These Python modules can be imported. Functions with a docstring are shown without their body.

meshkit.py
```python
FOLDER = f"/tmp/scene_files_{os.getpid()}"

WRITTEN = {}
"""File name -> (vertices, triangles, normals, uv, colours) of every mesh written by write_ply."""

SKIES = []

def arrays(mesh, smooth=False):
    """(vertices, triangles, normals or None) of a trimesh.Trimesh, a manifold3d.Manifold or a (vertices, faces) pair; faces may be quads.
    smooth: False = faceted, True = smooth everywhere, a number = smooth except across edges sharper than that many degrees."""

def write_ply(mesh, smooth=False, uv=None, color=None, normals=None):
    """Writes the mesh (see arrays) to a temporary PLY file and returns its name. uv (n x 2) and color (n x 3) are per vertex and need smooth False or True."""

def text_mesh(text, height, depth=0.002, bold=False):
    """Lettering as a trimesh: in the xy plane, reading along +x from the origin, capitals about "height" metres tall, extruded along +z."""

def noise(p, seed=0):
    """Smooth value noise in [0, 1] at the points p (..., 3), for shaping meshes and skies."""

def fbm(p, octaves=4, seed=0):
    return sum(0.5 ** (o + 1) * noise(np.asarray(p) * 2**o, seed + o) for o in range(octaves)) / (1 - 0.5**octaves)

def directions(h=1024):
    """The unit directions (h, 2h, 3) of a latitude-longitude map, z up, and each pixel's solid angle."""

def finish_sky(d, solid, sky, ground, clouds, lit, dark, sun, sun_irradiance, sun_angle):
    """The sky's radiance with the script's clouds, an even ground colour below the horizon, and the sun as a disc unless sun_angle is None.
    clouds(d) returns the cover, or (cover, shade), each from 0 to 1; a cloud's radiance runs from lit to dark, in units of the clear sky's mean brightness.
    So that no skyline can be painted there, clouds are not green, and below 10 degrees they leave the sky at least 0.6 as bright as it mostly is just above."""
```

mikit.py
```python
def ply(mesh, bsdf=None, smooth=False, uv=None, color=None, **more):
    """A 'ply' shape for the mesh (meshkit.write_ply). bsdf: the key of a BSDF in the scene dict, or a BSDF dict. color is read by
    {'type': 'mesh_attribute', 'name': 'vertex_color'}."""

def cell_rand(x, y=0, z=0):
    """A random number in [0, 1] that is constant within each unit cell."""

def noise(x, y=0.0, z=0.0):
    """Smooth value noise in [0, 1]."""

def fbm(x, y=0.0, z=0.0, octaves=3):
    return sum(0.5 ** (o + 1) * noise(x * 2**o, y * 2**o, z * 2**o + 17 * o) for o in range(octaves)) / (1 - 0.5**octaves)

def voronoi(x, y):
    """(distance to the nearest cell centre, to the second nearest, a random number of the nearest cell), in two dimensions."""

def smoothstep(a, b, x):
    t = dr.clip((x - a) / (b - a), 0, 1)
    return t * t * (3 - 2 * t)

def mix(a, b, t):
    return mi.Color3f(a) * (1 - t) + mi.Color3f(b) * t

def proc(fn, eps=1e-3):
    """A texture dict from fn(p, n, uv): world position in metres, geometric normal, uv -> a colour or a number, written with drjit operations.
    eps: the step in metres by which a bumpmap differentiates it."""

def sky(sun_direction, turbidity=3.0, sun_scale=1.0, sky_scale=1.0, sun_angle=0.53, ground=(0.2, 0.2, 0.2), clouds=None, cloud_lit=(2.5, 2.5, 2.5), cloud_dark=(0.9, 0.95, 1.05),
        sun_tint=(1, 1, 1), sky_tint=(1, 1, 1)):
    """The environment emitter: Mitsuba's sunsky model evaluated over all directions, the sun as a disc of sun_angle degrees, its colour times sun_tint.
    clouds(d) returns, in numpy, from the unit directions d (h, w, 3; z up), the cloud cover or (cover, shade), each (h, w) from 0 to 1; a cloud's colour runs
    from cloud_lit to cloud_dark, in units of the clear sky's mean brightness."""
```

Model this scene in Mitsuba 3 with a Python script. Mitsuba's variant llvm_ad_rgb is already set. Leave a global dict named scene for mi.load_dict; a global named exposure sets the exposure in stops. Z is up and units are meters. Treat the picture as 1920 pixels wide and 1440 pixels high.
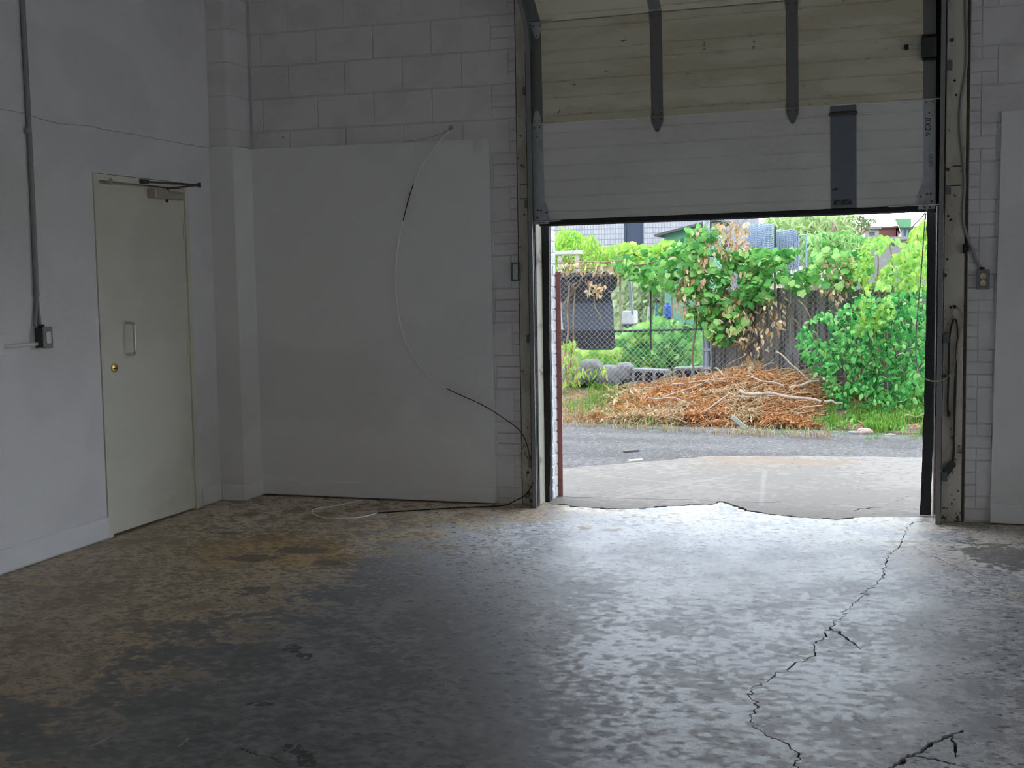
import math, random
import numpy as np, trimesh, drjit as dr, mitsuba as mi, mikit, meshkit
import manifold3d as m3
from shapely.geometry import Polygon, LineString, box as sbox
from shapely.ops import unary_union
from shapely import affinity
from mikit import noise, fbm, voronoi, cell_rand, smoothstep, mix

T = mi.ScalarTransform4f
rng = random.Random(7)
nrg = np.random.default_rng(7)
scene, labels = {}, {}

# ------------------------------------------------------------------ camera, sky, exposure
F_PX, DIST, EYE = 2402.36, 7.83, 1.4916
AX_R = np.array([0.95405981, 0.29914394, -0.01681631])
AX_U = np.array([-0.00977671, 0.08717891, 0.9961447])
AX_F = np.array([-0.29945668, 0.95021721, -0.08609854])
CAM = np.array([0.0, -DIST, EYE])
exposure = 0.1
scene['camera'] = {'type': 'perspective', 'fov': 2 * math.degrees(math.atan(960 / F_PX)), 'fov_axis': 'x',
                   'near_clip': 0.05, 'far_clip': 400.0,
                   'to_world': T().look_at(origin=CAM.tolist(), target=(CAM + AX_F).tolist(), up=AX_U.tolist())}


def overcast(d):
    f = meshkit.fbm(d * np.array([2.2, 2.2, 4.0]) + 3.1, 4, 5)
    return np.clip(0.93 + 0 * f, 0, 1), np.clip((f - 0.45) * 1.6, 0, 1) * 0.5


SKY = 14.0
scene['sky'] = mikit.sky((0.25, -0.5, 0.85), turbidity=4.0, sun_scale=0.0, sky_scale=SKY, ground=(0.25, 0.25, 0.24), clouds=overcast,
                         cloud_lit=(2.27, 2.5, 2.82), cloud_dark=(1.7, 1.88, 2.15))
FILL_GLOW, REAR_FILL_GLOW = [2.2, 2.27, 2.38], [0.40, 0.41, 0.43]      # added fill light in window shapes on the right and rear walls, unseen


# ------------------------------------------------------------------ placing: a pixel of the 1920x1440 frame on a plane of the place
def ray(px, py):
    return AX_F * F_PX + AX_R * (px - 960) - AX_U * (py - 720)


def onY(px, py, y=0.0):
    d = ray(px, py)
    return CAM + d * ((y - CAM[1]) / d[1])


def onX(px, py, x):
    d = ray(px, py)
    return CAM + d * ((x - CAM[0]) / d[0])


def onZ(px, py, z=0.0):
    d = ray(px, py)
    return CAM + d * ((z - CAM[2]) / d[2])


# ------------------------------------------------------------------ entries
used = set()


def uniq(key):
    k, n = key, 0
    while k in used:
        n += 1
        k = f'{key}_{n:03d}'
    used.add(k)
    return k


def tag(key, label=None, cat=None, group=None, kind=None):
    d = {}
    if label: d['label'] = label
    if cat: d['category'] = cat
    if group: d['group'] = group
    if kind: d['kind'] = kind
    if d: labels[key] = d
    return key


def add(key, mesh, bsdf, label=None, cat=None, group=None, kind=None, smooth=False, **kw):
    key = key if key in labels and key not in scene else uniq(key)      # a thing of one mesh keeps the key that thing() gave it
    if isinstance(mesh, list):
        mesh = join(mesh)
    scene[key] = mikit.ply(mesh, bsdf, smooth=smooth, **kw)
    return tag(key, label, cat, group, kind) if key not in labels else key


def thing(name, label, cat, group=None):
    return tag(uniq(name), label, cat, group)


# ------------------------------------------------------------------ meshes
def join(ms):
    return trimesh.util.concatenate(ms)


def box(x0, x1, y0, y1, z0, z1):
    m = trimesh.creation.box((x1 - x0, y1 - y0, z1 - z0))
    m.apply_translation(((x0 + x1) / 2, (y0 + y1) / 2, (z0 + z1) / 2))
    return m


def cbox(x0, x1, y0, y1, z0, z1, c=0.004):
    """a box with chamfered edges"""
    c = min(c, 0.45 * min(x1 - x0, y1 - y0, z1 - z0))
    p = []
    for x, sx in ((x0, 1), (x1, -1)):
        for y, sy in ((y0, 1), (y1, -1)):
            for z, sz in ((z0, 1), (z1, -1)):
                p += [(x, y + sy * c, z + sz * c), (x + sx * c, y, z + sz * c), (x + sx * c, y + sy * c, z)]
    return trimesh.Trimesh(np.array(p)).convex_hull


def hull(p):
    return trimesh.Trimesh(np.array(p, float)).convex_hull


def prism(poly, depth, axis='y', at=0.0):
    """a shapely polygon (a, b) extruded: axis y -> (a=x, b=z) from y=at to at+depth; axis x -> (a=y, b=z); axis z -> (a=x, b=y)"""
    if not isinstance(poly, Polygon) and not hasattr(poly, 'geoms'):
        poly = Polygon(poly)
    ms = []
    for g in getattr(poly, 'geoms', [poly]):
        if g.area < 1e-9: continue
        m = trimesh.creation.extrude_polygon(g, abs(depth), engine='earcut')
        v = m.vertices.copy()
        w = v[:, 2] + (at if depth > 0 else at + depth)
        if axis == 'y':
            m.vertices = np.column_stack([v[:, 0], w, v[:, 1]]); m.invert()
        elif axis == 'x':
            m.vertices = np.column_stack([w, v[:, 0], v[:, 1]])
        else:
            m.vertices = np.column_stack([v[:, 0], v[:, 1], w])
        ms.append(m)
    return join(ms)


def tube(pts, r, n=8, cap=True):
    p = np.asarray(pts, float)
    rr = np.broadcast_to(r, (len(p),))
    t = np.gradient(p, axis=0)
    t /= np.linalg.norm(t, axis=1, keepdims=True) + 1e-12
    a = np.zeros_like(t)
    ref = np.array([0, 0, 1.0]) if abs(t[0, 2]) < 0.9 else np.array([1.0, 0, 0])
    prev = np.cross(t[0], ref); prev /= np.linalg.norm(prev)
    for i in range(len(p)):
        prev = prev - t[i] * (prev @ t[i]); prev /= np.linalg.norm(prev) + 1e-12
        a[i] = prev
    b = np.cross(t, a)
    ang = np.arange(n) * 2 * np.pi / n
    v = (p[:, None] + rr[:, None, None] * (np.cos(ang)[None, :, None] * a[:, None] + np.sin(ang)[None, :, None] * b[:, None])).reshape(-1, 3)
    i, j = np.meshgrid(np.arange(len(p) - 1), np.arange(n), indexing='ij')
    q = np.stack([i * n + j, i * n + (j + 1) % n, (i + 1) * n + (j + 1) % n, (i + 1) * n + j], -1).reshape(-1, 4)
    f = np.vstack([q[:, [0, 1, 2]], q[:, [0, 2, 3]]])
    if cap:
        k = np.arange(1, n - 1); o = (len(p) - 1) * n
        f = np.vstack([f, np.stack([0 * k, k + 1, k], 1), np.stack([0 * k + o, k + o, k + 1 + o], 1)])
    return trimesh.Trimesh(v, f, process=False)


def spline(pts, n=60):
    from scipy.interpolate import CubicSpline
    p = np.asarray(pts, float)
    s = np.concatenate([[0], np.cumsum(np.linalg.norm(np.diff(p, axis=0), axis=1))])
    return CubicSpline(s, p)(np.linspace(0, s[-1], n))


def cyl(p0, p1, r, n=16, r1=None):
    return tube([p0, p1], [r, r if r1 is None else r1], n)


def lathe(profile, n=24):
    """(radius, height) pairs turned about z"""
    return trimesh.creation.revolve(np.array(profile, float), sections=n)


def man(mesh):
    return m3.Manifold(m3.Mesh(np.asarray(mesh.vertices, np.float32), np.asarray(mesh.faces, np.uint32)))


def cut(mesh, *tools):
    a = man(mesh)
    for t in tools:
        a = a - man(t)
    m = a.to_mesh()
    return trimesh.Trimesh(np.array(m.vert_properties)[:, :3], np.array(m.tri_verts), process=False)


# ------------------------------------------------------------------ materials
def rgb(*c):
    return {'type': 'rgb', 'value': list(c)}


def mat(key, color, rough=0.5, metal=0.0, spec=0.5, bump=None, both=True, **more):
    d = {'type': 'principled', 'base_color': rgb(*color) if isinstance(color, tuple) else mikit.proc(color) if callable(color) else color,
         'roughness': mikit.proc(rough) if callable(rough) else rough, 'metallic': metal, 'specular': spec, **more}
    if bump:
        d = {'type': 'bumpmap', 'nested': d, 'arbitrary': mikit.proc(bump[0], bump[2] if len(bump) > 2 else 2e-3), 'scale': bump[1]}
    if both:
        d = {'type': 'twosided', 'nested': d}
    scene[key] = d
    return key


def paint_colour(base, dirt, amount, scale=3.0):
    """matt paint with small blotches, scuffs and specks of dirt"""
    def fn(p, n, uv):
        a = fbm(p.x * scale + 3.1, p.y * scale, p.z * scale, 4)
        b = noise(p.x * 46, p.y * 46, p.z * 46)
        c = mix(base, tuple(x * 0.93 for x in base), smoothstep(0.45, 0.6, a))
        return mix(c, dirt, amount * smoothstep(0.60, 0.72, a) * smoothstep(0.35, 0.6, b) + 0.8 * amount * smoothstep(0.91, 0.95, b))
    return fn


def rough_bump(f):
    return lambda p, n, uv: fbm(p.x * f, p.y * f, p.z * f, 3)


mat('mat_block_paint', paint_colour((0.70, 0.69, 0.695), (0.50, 0.48, 0.45), 0.16, 5.0), 0.6, bump=(rough_bump(38), 0.002, 3e-3))
mat('mat_mortar', (0.64, 0.63, 0.63), 0.75)
mat('mat_wall_paint', paint_colour((0.76, 0.755, 0.76), (0.5, 0.48, 0.45), 0.10, 1.6), 0.5)
mat('mat_panel_paint', paint_colour((0.77, 0.77, 0.765), (0.5, 0.48, 0.45), 0.08, 1.3), 0.45)
mat('mat_trim_paint', (0.78, 0.785, 0.79), 0.4)
mat('mat_door_paint', paint_colour((0.72, 0.71, 0.61), (0.45, 0.40, 0.28), 0.18, 2.2), 0.35)


def jamb_colour(p, n, uv):
    a = fbm(p.x * 14, p.y * 14, p.z * 5 + 2, 4)
    b = fbm(p.x * 60, p.y * 60, p.z * 38, 3)
    low = smoothstep(0.0, 0.9, 0.9 - p.z) * 0.10            # more chipped rust towards the foot, in patches with edges
    c = mix((0.62, 0.605, 0.53), (0.52, 0.495, 0.41), smoothstep(0.45, 0.6, a))
    c = mix(c, (0.24, 0.19, 0.13), smoothstep(0.66, 0.70, b * 0.6 + a * 0.4 + low))
    return mix(c, (0.09, 0.07, 0.055), smoothstep(0.71, 0.74, b * 0.65 + a * 0.35 + low))


mat('mat_jamb', jamb_colour, 0.5, bump=(rough_bump(60), 0.002, 2e-3))


def old_panel_colour(p, n, uv):
    a = fbm(p.x * 3 + 5, p.y * 3, p.z * 9, 4)
    b = fbm(p.x * 22, p.y * 22, p.z * 45, 3)
    c = mix((0.66, 0.635, 0.51), (0.57, 0.54, 0.41), smoothstep(0.42, 0.6, a))
    c = mix(c, (0.47, 0.43, 0.32), 0.4 * smoothstep(0.6, 0.72, b) * smoothstep(0.4, 0.55, a))
    return mix(c, (0.2, 0.17, 0.13), 0.7 * smoothstep(0.80, 0.83, b))


mat('mat_old_panel', old_panel_colour, 0.45)
mat('mat_new_panel', paint_colour((0.71, 0.71, 0.685), (0.48, 0.46, 0.40), 0.16, 2.6), 0.4)


def zinc_colour(p, n, uv):
    d1, d2, r = voronoi((p.x + p.y * 0.7) * 38, p.z * 38)
    return mix((0.36, 0.40, 0.415), (0.48, 0.52, 0.53), r * 0.6 + 0.4 * fbm(p.x * 9, p.y * 9, p.z * 9, 3))


mat('mat_zinc', zinc_colour, 0.45, metal=0.35)
mat('mat_zinc_dark', (0.20, 0.205, 0.20), 0.5, metal=0.6)
mat('mat_steel_bright', (0.62, 0.63, 0.63), 0.33, metal=0.9)
mat('mat_track', (0.24, 0.24, 0.24), 0.5, metal=0.3)
mat('mat_black_rubber', (0.012, 0.012, 0.014), 0.6)
mat('mat_black', (0.010, 0.010, 0.010), 0.5)
mat('mat_dark_steel', (0.07, 0.07, 0.068), 0.45, metal=0.5)
mat('mat_brass', (0.62, 0.45, 0.16), 0.3, metal=0.9)
mat('mat_closer', (0.44, 0.41, 0.32), 0.4, metal=0.35)
mat('mat_conduit', (0.30, 0.30, 0.30), 0.45, metal=0.2)
mat('mat_white_plastic', (0.72, 0.72, 0.70), 0.35)
mat('mat_white_cable', (0.86, 0.86, 0.85), 0.35)
mat('mat_ivory', (0.74, 0.66, 0.42), 0.35)
mat('mat_grey_plate', (0.20, 0.20, 0.20), 0.4, metal=0.3)
mat('mat_green_box', (0.05, 0.20, 0.12), 0.5)
mat('mat_rust_wood', lambda p, n, uv: mix((0.11, 0.055, 0.03), (0.24, 0.12, 0.06), fbm(p.x * 30, p.y * 30, p.z * 6, 3)), 0.8)
mat('mat_rope', (0.05, 0.047, 0.043), 0.9)
mat('mat_cord', (0.42, 0.40, 0.30), 0.6)
mat('mat_ink', (0.01, 0.01, 0.012), 0.5)
mat('mat_smear', (0.60, 0.60, 0.55), 0.6)
mat('mat_ceiling', (0.70, 0.70, 0.69), 0.8)


# concrete floor: grey worn slab, brown soil ground in along the walls, oil, rust, scuffs, pits (all in metres on the floor)
def seg(x, y, ax, ay, bx, by):
    dx, dy = bx - ax, by - ay
    t = dr.clip(((x - ax) * dx + (y - ay) * dy) / (dx * dx + dy * dy), 0, 1)
    return dr.sqrt(dr.square(x - ax - t * dx) + dr.square(y - ay - t * dy))


def blot(x, y, cx, cy, rx, ry, ang=0.0):
    c, s = math.cos(ang), math.sin(ang)
    u, v = ((x - cx) * c + (y - cy) * s) / rx, (-(x - cx) * s + (y - cy) * c) / ry
    return dr.sqrt(u * u + v * v)


OCHRE = [tuple(onZ(*q)[:2]) for q in ((505, 1030), (560, 1045), (455, 1045))]
OIL = [tuple(onZ(*q)[:2]) for q in ((472, 1047), (555, 1032), (610, 1054), (485, 1107), (1890, 1040), (430, 1000))]
PRINTS = [tuple(onZ(*q)[:2]) for q in ((548, 1216), (572, 1230), (552, 1404), (574, 1425), (486, 1320))]
SCRATCH = [(tuple(onZ(*a)[:2]), tuple(onZ(*b)[:2])) for a, b in (((1322, 1235), (1334, 1185)), ((1345, 1265), (1405, 1318)), ((1168, 1345), (1202, 1305)), ((1180, 1300), (1196, 1380)),
           ((1350, 1190), (1520, 1150)), ((1060, 1140), (1180, 1210)), ((170, 1400), (205, 1382)), ((335, 1400), (352, 1385)), ((1405, 1375), (1430, 1400)))]


def floor_colour(p, n, uv):
    x, y = p.x, p.y
    big = fbm(x * 0.9 + 4, y * 0.9 + 9, 0.0, 4)
    mid = fbm(x * 4.5, y * 4.5 + 3, 1.0, 4)
    fine = fbm(x * 30, y * 34, 2.0, 4)
    grit = fbm(x * 150, y * 170, 3.0, 2)
    wear = mid * 0.35 + fine * 0.4 + grit * 0.25
    c = mix((0.33, 0.332, 0.336), (0.60, 0.602, 0.606), smoothstep(0.38, 0.60, wear))
    # paler laitance, fine-grained
    c = mix(c, (0.72, 0.72, 0.72), 0.65 * smoothstep(0.50, 0.59, wear * 0.8 + big * 0.2))
    c = mix(c, (0.42, 0.365, 0.34), 0.45 * smoothstep(0.53, 0.63, big * 0.7 + mid * 0.3) * smoothstep(0.4, 0.55, fine))
    # dark-grey patch at the front left, with a ragged border
    dark_left = smoothstep(-0.30, 0.40, (-2.12 - x) * 0.62 + (-1.75 - y) * 0.40 + (mid - 0.5) * 0.5 + (fine - 0.5) * 0.9)
    c = mix(c, mix((0.085, 0.083, 0.08), (0.20, 0.197, 0.192), smoothstep(0.3, 0.7, wear)), dark_left * (0.78 + 0.16 * smoothstep(0.3, 0.5, grit)))
    # brown soil ground in along the left and the back wall
    edge = (-2.75 - x) * 0.9 + (mid - 0.5) * 1.0 + (fine - 0.5) * 0.9 + smoothstep(-1.3, -0.2, y + (mid - 0.5) * 1.0) * 0.9
    soil = smoothstep(-0.25, 0.35, edge)
    right = smoothstep(-0.1, 0.5, (x - 0.15) * 0.5 + (y + 1.6) * 0.35 + (mid - 0.5) * 1.1)
    brown = mix((0.20, 0.135, 0.065), (0.50, 0.40, 0.265), smoothstep(0.34, 0.64, wear))
    brown = mix(brown, (0.60, 0.52, 0.39), 0.8 * smoothstep(0.46, 0.60, big * 0.5 + mid * 0.5) * smoothstep(-1.5, -0.6, y + (fine - 0.5)))
    brown = mix(brown, (0.155, 0.105, 0.055), 0.75 * smoothstep(0.55, 0.66, mid * 0.6 + fine * 0.4))
    c = mix(c, brown, dr.maximum(soil, 0.6 * right) * (0.72 + 0.25 * smoothstep(0.3, 0.5, fine)))
    wob = (mid - 0.5) * 0.9 + (fine - 0.5) * 0.7
    o = mi.Float(9)
    for (cx, cy), (rx, ry) in zip(OCHRE, ((0.42, 0.36), (0.30, 0.22), (0.30, 0.22))):
        o = dr.minimum(o, blot(x, y, cx, cy, rx, ry))
    c = mix(c, mix((0.19, 0.12, 0.05), (0.40, 0.28, 0.125), smoothstep(0.35, 0.62, wear)), 0.88 * smoothstep(1.06, 0.94, o + wob))
    o = mi.Float(9)
    for (cx, cy), (rx, ry) in zip(OIL, ((0.13, 0.07), (0.12, 0.07), (0.09, 0.05), (0.07, 0.10), (0.22, 0.30), (0.10, 0.05))):
        o = dr.minimum(o, blot(x, y, cx, cy, rx, ry))
    c = mix(c, (0.085, 0.072, 0.06), 0.75 * smoothstep(1.1, 0.9, o + wob * 1.9 + (grit - 0.5) * 0.5))
    o = mi.Float(9)
    for (cx, cy), (rx, ry, a) in zip(PRINTS, ((0.055, 0.033, -0.9), (0.05, 0.030, -0.9), (0.05, 0.030, -0.7), (0.06, 0.032, -1.0), (0.05, 0.022, 0.3))):
        o = dr.minimum(o, blot(x, y, cx, cy, rx, ry, a))
    tread = noise(x * 95, y * 60)
    c = mix(c, (0.03, 0.029, 0.028), 0.85 * smoothstep(1.1, 0.95, o + (fine - 0.5) * 0.9) * smoothstep(0.25, 0.42, tread))
    # pits and black specks
    d1, d2, r = voronoi(x * 8.5 + fine * 0.7, y * 8.5)
    c = mix(c, (0.11, 0.10, 0.09), 0.9 * smoothstep(0.125, 0.08, d1 + (fine - 0.5) * 0.16) * smoothstep(0.35, 0.45, r))
    d1, d2, r = voronoi(x * 19, y * 26)
    c = mix(c, (0.13, 0.12, 0.11), 0.9 * smoothstep(0.22, 0.15, d1 + (fine - 0.5) * 0.12) * smoothstep(0.55, 0.62, r))
    # pale scratches
    s = mi.Float(9)
    for (a, b) in SCRATCH:
        s = dr.minimum(s, seg(x, y, a[0], a[1], b[0], b[1]))
    return mix(c, (0.72, 0.73, 0.75), 0.45 * smoothstep(0.007, 0.003, s + (fine - 0.5) * 0.010) * smoothstep(0.35, 0.55, grit))


def floor_rough(p, n, uv):
    a = fbm(p.x * 3.5, p.y * 3.5 + 3, 1.0, 4)
    return 0.42 + 0.17 * smoothstep(0.38, 0.62, a * 0.4 + 0.6 * fbm(p.x * 30, p.y * 34, 2.0, 3))


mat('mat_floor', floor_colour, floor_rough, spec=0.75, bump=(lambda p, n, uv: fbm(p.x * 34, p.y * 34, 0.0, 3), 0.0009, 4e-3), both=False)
mat('mat_crack', lambda p, n, uv: mix((0.04, 0.034, 0.028), (0.12, 0.10, 0.08), noise(p.x * 60, p.y * 60)), 0.95)

# ------------------------------------------------------------------ setting: floor, walls, ceiling
XL = -4.445                      # face of the left wall
XR, YR, ZC = 4.6, -15.0, 4.7     # right wall, rear wall, ceiling


def crackpoly(pix, w0, w1, jag=0.012, n=9, seed=0):
    g = np.random.default_rng(seed)
    pts = [onZ(*q)[:2] for q in pix]
    out = []
    for a, b in zip(pts[:-1], pts[1:]):
        for t in np.linspace(0, 1, n, endpoint=False):
            out.append(a + (b - a) * t + g.normal(0, jag, 2) * (0.3 + 0.7 * math.sin(math.pi * t)))
    out.append(pts[-1])
    pieces = []
    for i, (a, b) in enumerate(zip(out[:-1], out[1:])):
        w = w0 + (w1 - w0) * g.random() ** 1.6
        pieces.append(LineString([a, b]).buffer(w / 2, quad_segs=1))
    return unary_union(pieces).simplify(0.0012)


MAIN = [(1742, 976), (1712, 980), (1700, 990), (1692, 1015), (1680, 1030), (1665, 1045), (1657, 1070), (1652, 1087), (1625, 1107), (1622, 1116), (1600, 1132), (1587, 1145), (1580, 1157),
        (1557, 1177), (1542, 1197), (1527, 1212), (1530, 1230), (1490, 1245), (1440, 1276), (1407, 1295), (1422, 1325), (1407, 1352), (1425, 1372), (1480, 1395), (1500, 1425), (1492, 1450)]
THRESH = [(1034, 944), (1078, 950), (1147, 954), (1205, 953), (1251, 948), (1328, 946), (1355, 940), (1378, 948), (1400, 957), (1444, 964), (1502, 970), (1571, 973), (1612, 970)]
cracks = [crackpoly(MAIN, 0.0025, 0.0095, 0.011, 7, 1), crackpoly([(1558, 1178), (1585, 1195), (1615, 1218)], 0.004, 0.016, 0.008, 5, 2),
          crackpoly([(1710, 1025), (1770, 1052), (1830, 1082), (1850, 1097), (1925, 1124)], 0.0025, 0.006, 0.008, 6, 3),
          crackpoly([(1805, 1370), (1755, 1392), (1710, 1415), (1670, 1440)], 0.010, 0.022, 0.006, 7, 4), crackpoly([(1715, 1417), (1770, 1428), (1828, 1442)], 0.005, 0.015, 0.005, 6, 5),
          crackpoly([(1787, 1380), (1792, 1420)], 0.004, 0.012, 0.004, 5, 6), crackpoly([(452, 1402), (470, 1412), (512, 1420), (535, 1432)], 0.002, 0.007, 0.006, 6, 7),
          crackpoly(THRESH, 0.012, 0.05, 0.010, 8, 8), crackpoly([(1056, 931), (1120, 933), (1290, 936), (1355, 940)], 0.004, 0.012, 0.006, 8, 9),
          crackpoly([(1602, 958), (1612, 953), (1650, 951)], 0.006, 0.02, 0.01, 6, 10), crackpoly([(1378, 941), (1455, 942)], 0.003, 0.008, 0.004, 6, 11)]
crack_all = unary_union(cracks)
# the slab ends in a ragged line at the sill; outside it lies the apron
sill = [tuple(onZ(*q)[:2]) for q in THRESH]
slab = Polygon([(XL - 0.2, YR - 0.2), (XR + 0.2, YR - 0.2), (XR + 0.2, 0.12)] + [(0.3, 0.12), (0.14, 0.12)] + sill[::-1] + [(-2.3, 0.12), (XL - 0.2, 0.12)])
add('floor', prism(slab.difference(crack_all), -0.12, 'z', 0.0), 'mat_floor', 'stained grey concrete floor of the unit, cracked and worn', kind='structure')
fill = prism(crack_all.intersection(slab), 0.10, 'z', -0.115)
add('floor__crack', fill, 'mat_crack', 'dirt-filled crack running across the slab')

# left wall: smooth board below, ragged seam at 2.36 m, smooth skin above; an opening for the door
D0, D1, DZ = -1.555, -0.56, 2.10          # opening of the door in y, and its head
seam = [onX(q[0], q[1], XL) for q in ((0, 205), (48, 213), (70, 222), (110, 233), (160, 237), (240, 251), (300, 262), (340, 270), (384, 277))]
seam = [(-17.2, 2.40), (-6.0, 2.38), (-3.4, 2.37)] + [(s[1], s[2]) for s in seam] + [(0.2, 2.355)]
fine_seam = []
for a, b in zip(seam[:-1], seam[1:]):
    for t in np.linspace(0, 1, 8, endpoint=False):
        fine_seam.append((a[0] + (b[0] - a[0]) * t, a[1] + (b[1] - a[1]) * t + nrg.normal(0, 0.0018)))
fine_seam.append(seam[-1])
low = Polygon([(-17.2, 0), (D0, 0), (D0, DZ), (D1, DZ), (D1, 0), (0.2, 0)] + fine_seam[::-1])
gap = [0.0045 * (0.4 + nrg.random()) for _ in fine_seam]
high = Polygon([(a, b + g) for (a, b), g in zip(fine_seam, gap)] + [(0.2, ZC), (-17.2, ZC)])
core = join([box(XL - 0.22, XL - 0.012, -17.2, D0, 0, ZC), box(XL - 0.22, XL - 0.012, D1, 0.2, 0, ZC), box(XL - 0.22, XL - 0.012, D0, D1, DZ, ZC)])
add('wall_left', join([core, prism(low, 0.012, 'x', XL - 0.012), prism(high, 0.0105, 'x', XL - 0.012)]), 'mat_wall_paint', 'smooth white left wall with a long horizontal seam crack', kind='structure')
add('ceiling', box(XL - 0.2, XR + 0.2, YR - 0.2, 0.3, ZC, ZC + 0.2), 'mat_ceiling', 'pale ceiling of the unit', kind='structure')
# right wall, outside the frame, with a row of added fill lights in window frames
WY = [(-9.6, -7.8), (-7.2, -5.4), (-4.8, -3.0)]
WZ = (1.0, 2.3)
side = sbox(YR - 0.2, 0, 0.2, ZC)
for a, b in WY:
    side = side.difference(sbox(a, WZ[0], b, WZ[1]))
add('wall_right', prism(side, 0.2, 'x', XR), 'mat_wall_paint', 'white right side wall with a row of added fill lights', kind='structure')
WX = [(-3.4, -1.6), (-0.8, 1.0), (1.8, 3.6)]
rear = sbox(XL - 0.2, 0, XR + 0.2, ZC)
for a, b in WX:
    rear = rear.difference(sbox(a, WZ[0], b, WZ[1]))
add('wall_rear', prism(rear, -0.2, 'y', YR), 'mat_wall_paint', 'white rear wall behind the camera, with a row of added fill lights', kind='structure')
for i, (ax, (a, b)) in enumerate([('x', w) for w in WY] + [('y', w) for w in WX]):
    w, at0, s = f'window_{i + 1}', (XR if ax == 'x' else YR), (1 if ax == 'x' else -1)  # added unseen fill lights, framed like windows, to brighten the room
    ring = sbox(a, WZ[0], b, WZ[1]).difference(sbox(a + 0.05, WZ[0] + 0.05, b - 0.05, WZ[1] - 0.05))
    for c in np.linspace(a, b, 4)[1:-1]:
        ring = ring.union(sbox(c - 0.02, WZ[0] + 0.02, c + 0.02, WZ[1] - 0.02))
    add(w, prism(ring, s * 0.07, ax, at0 + s * 0.02), 'mat_trim_paint', 'white frame of an added fill light', kind='structure')
    used.add(w + '__fill_pane')
    scene[w + '__fill_pane'] = {**mikit.ply(prism(sbox(a, WZ[0], b, WZ[1]), s * 0.012, ax, at0 + s * 0.10), 'mat_white_plastic'), 'emitter': {'type': 'area', 'radiance': {'type': 'rgb', 'value': FILL_GLOW if ax == 'x' else REAR_FILL_GLOW}}}

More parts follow.
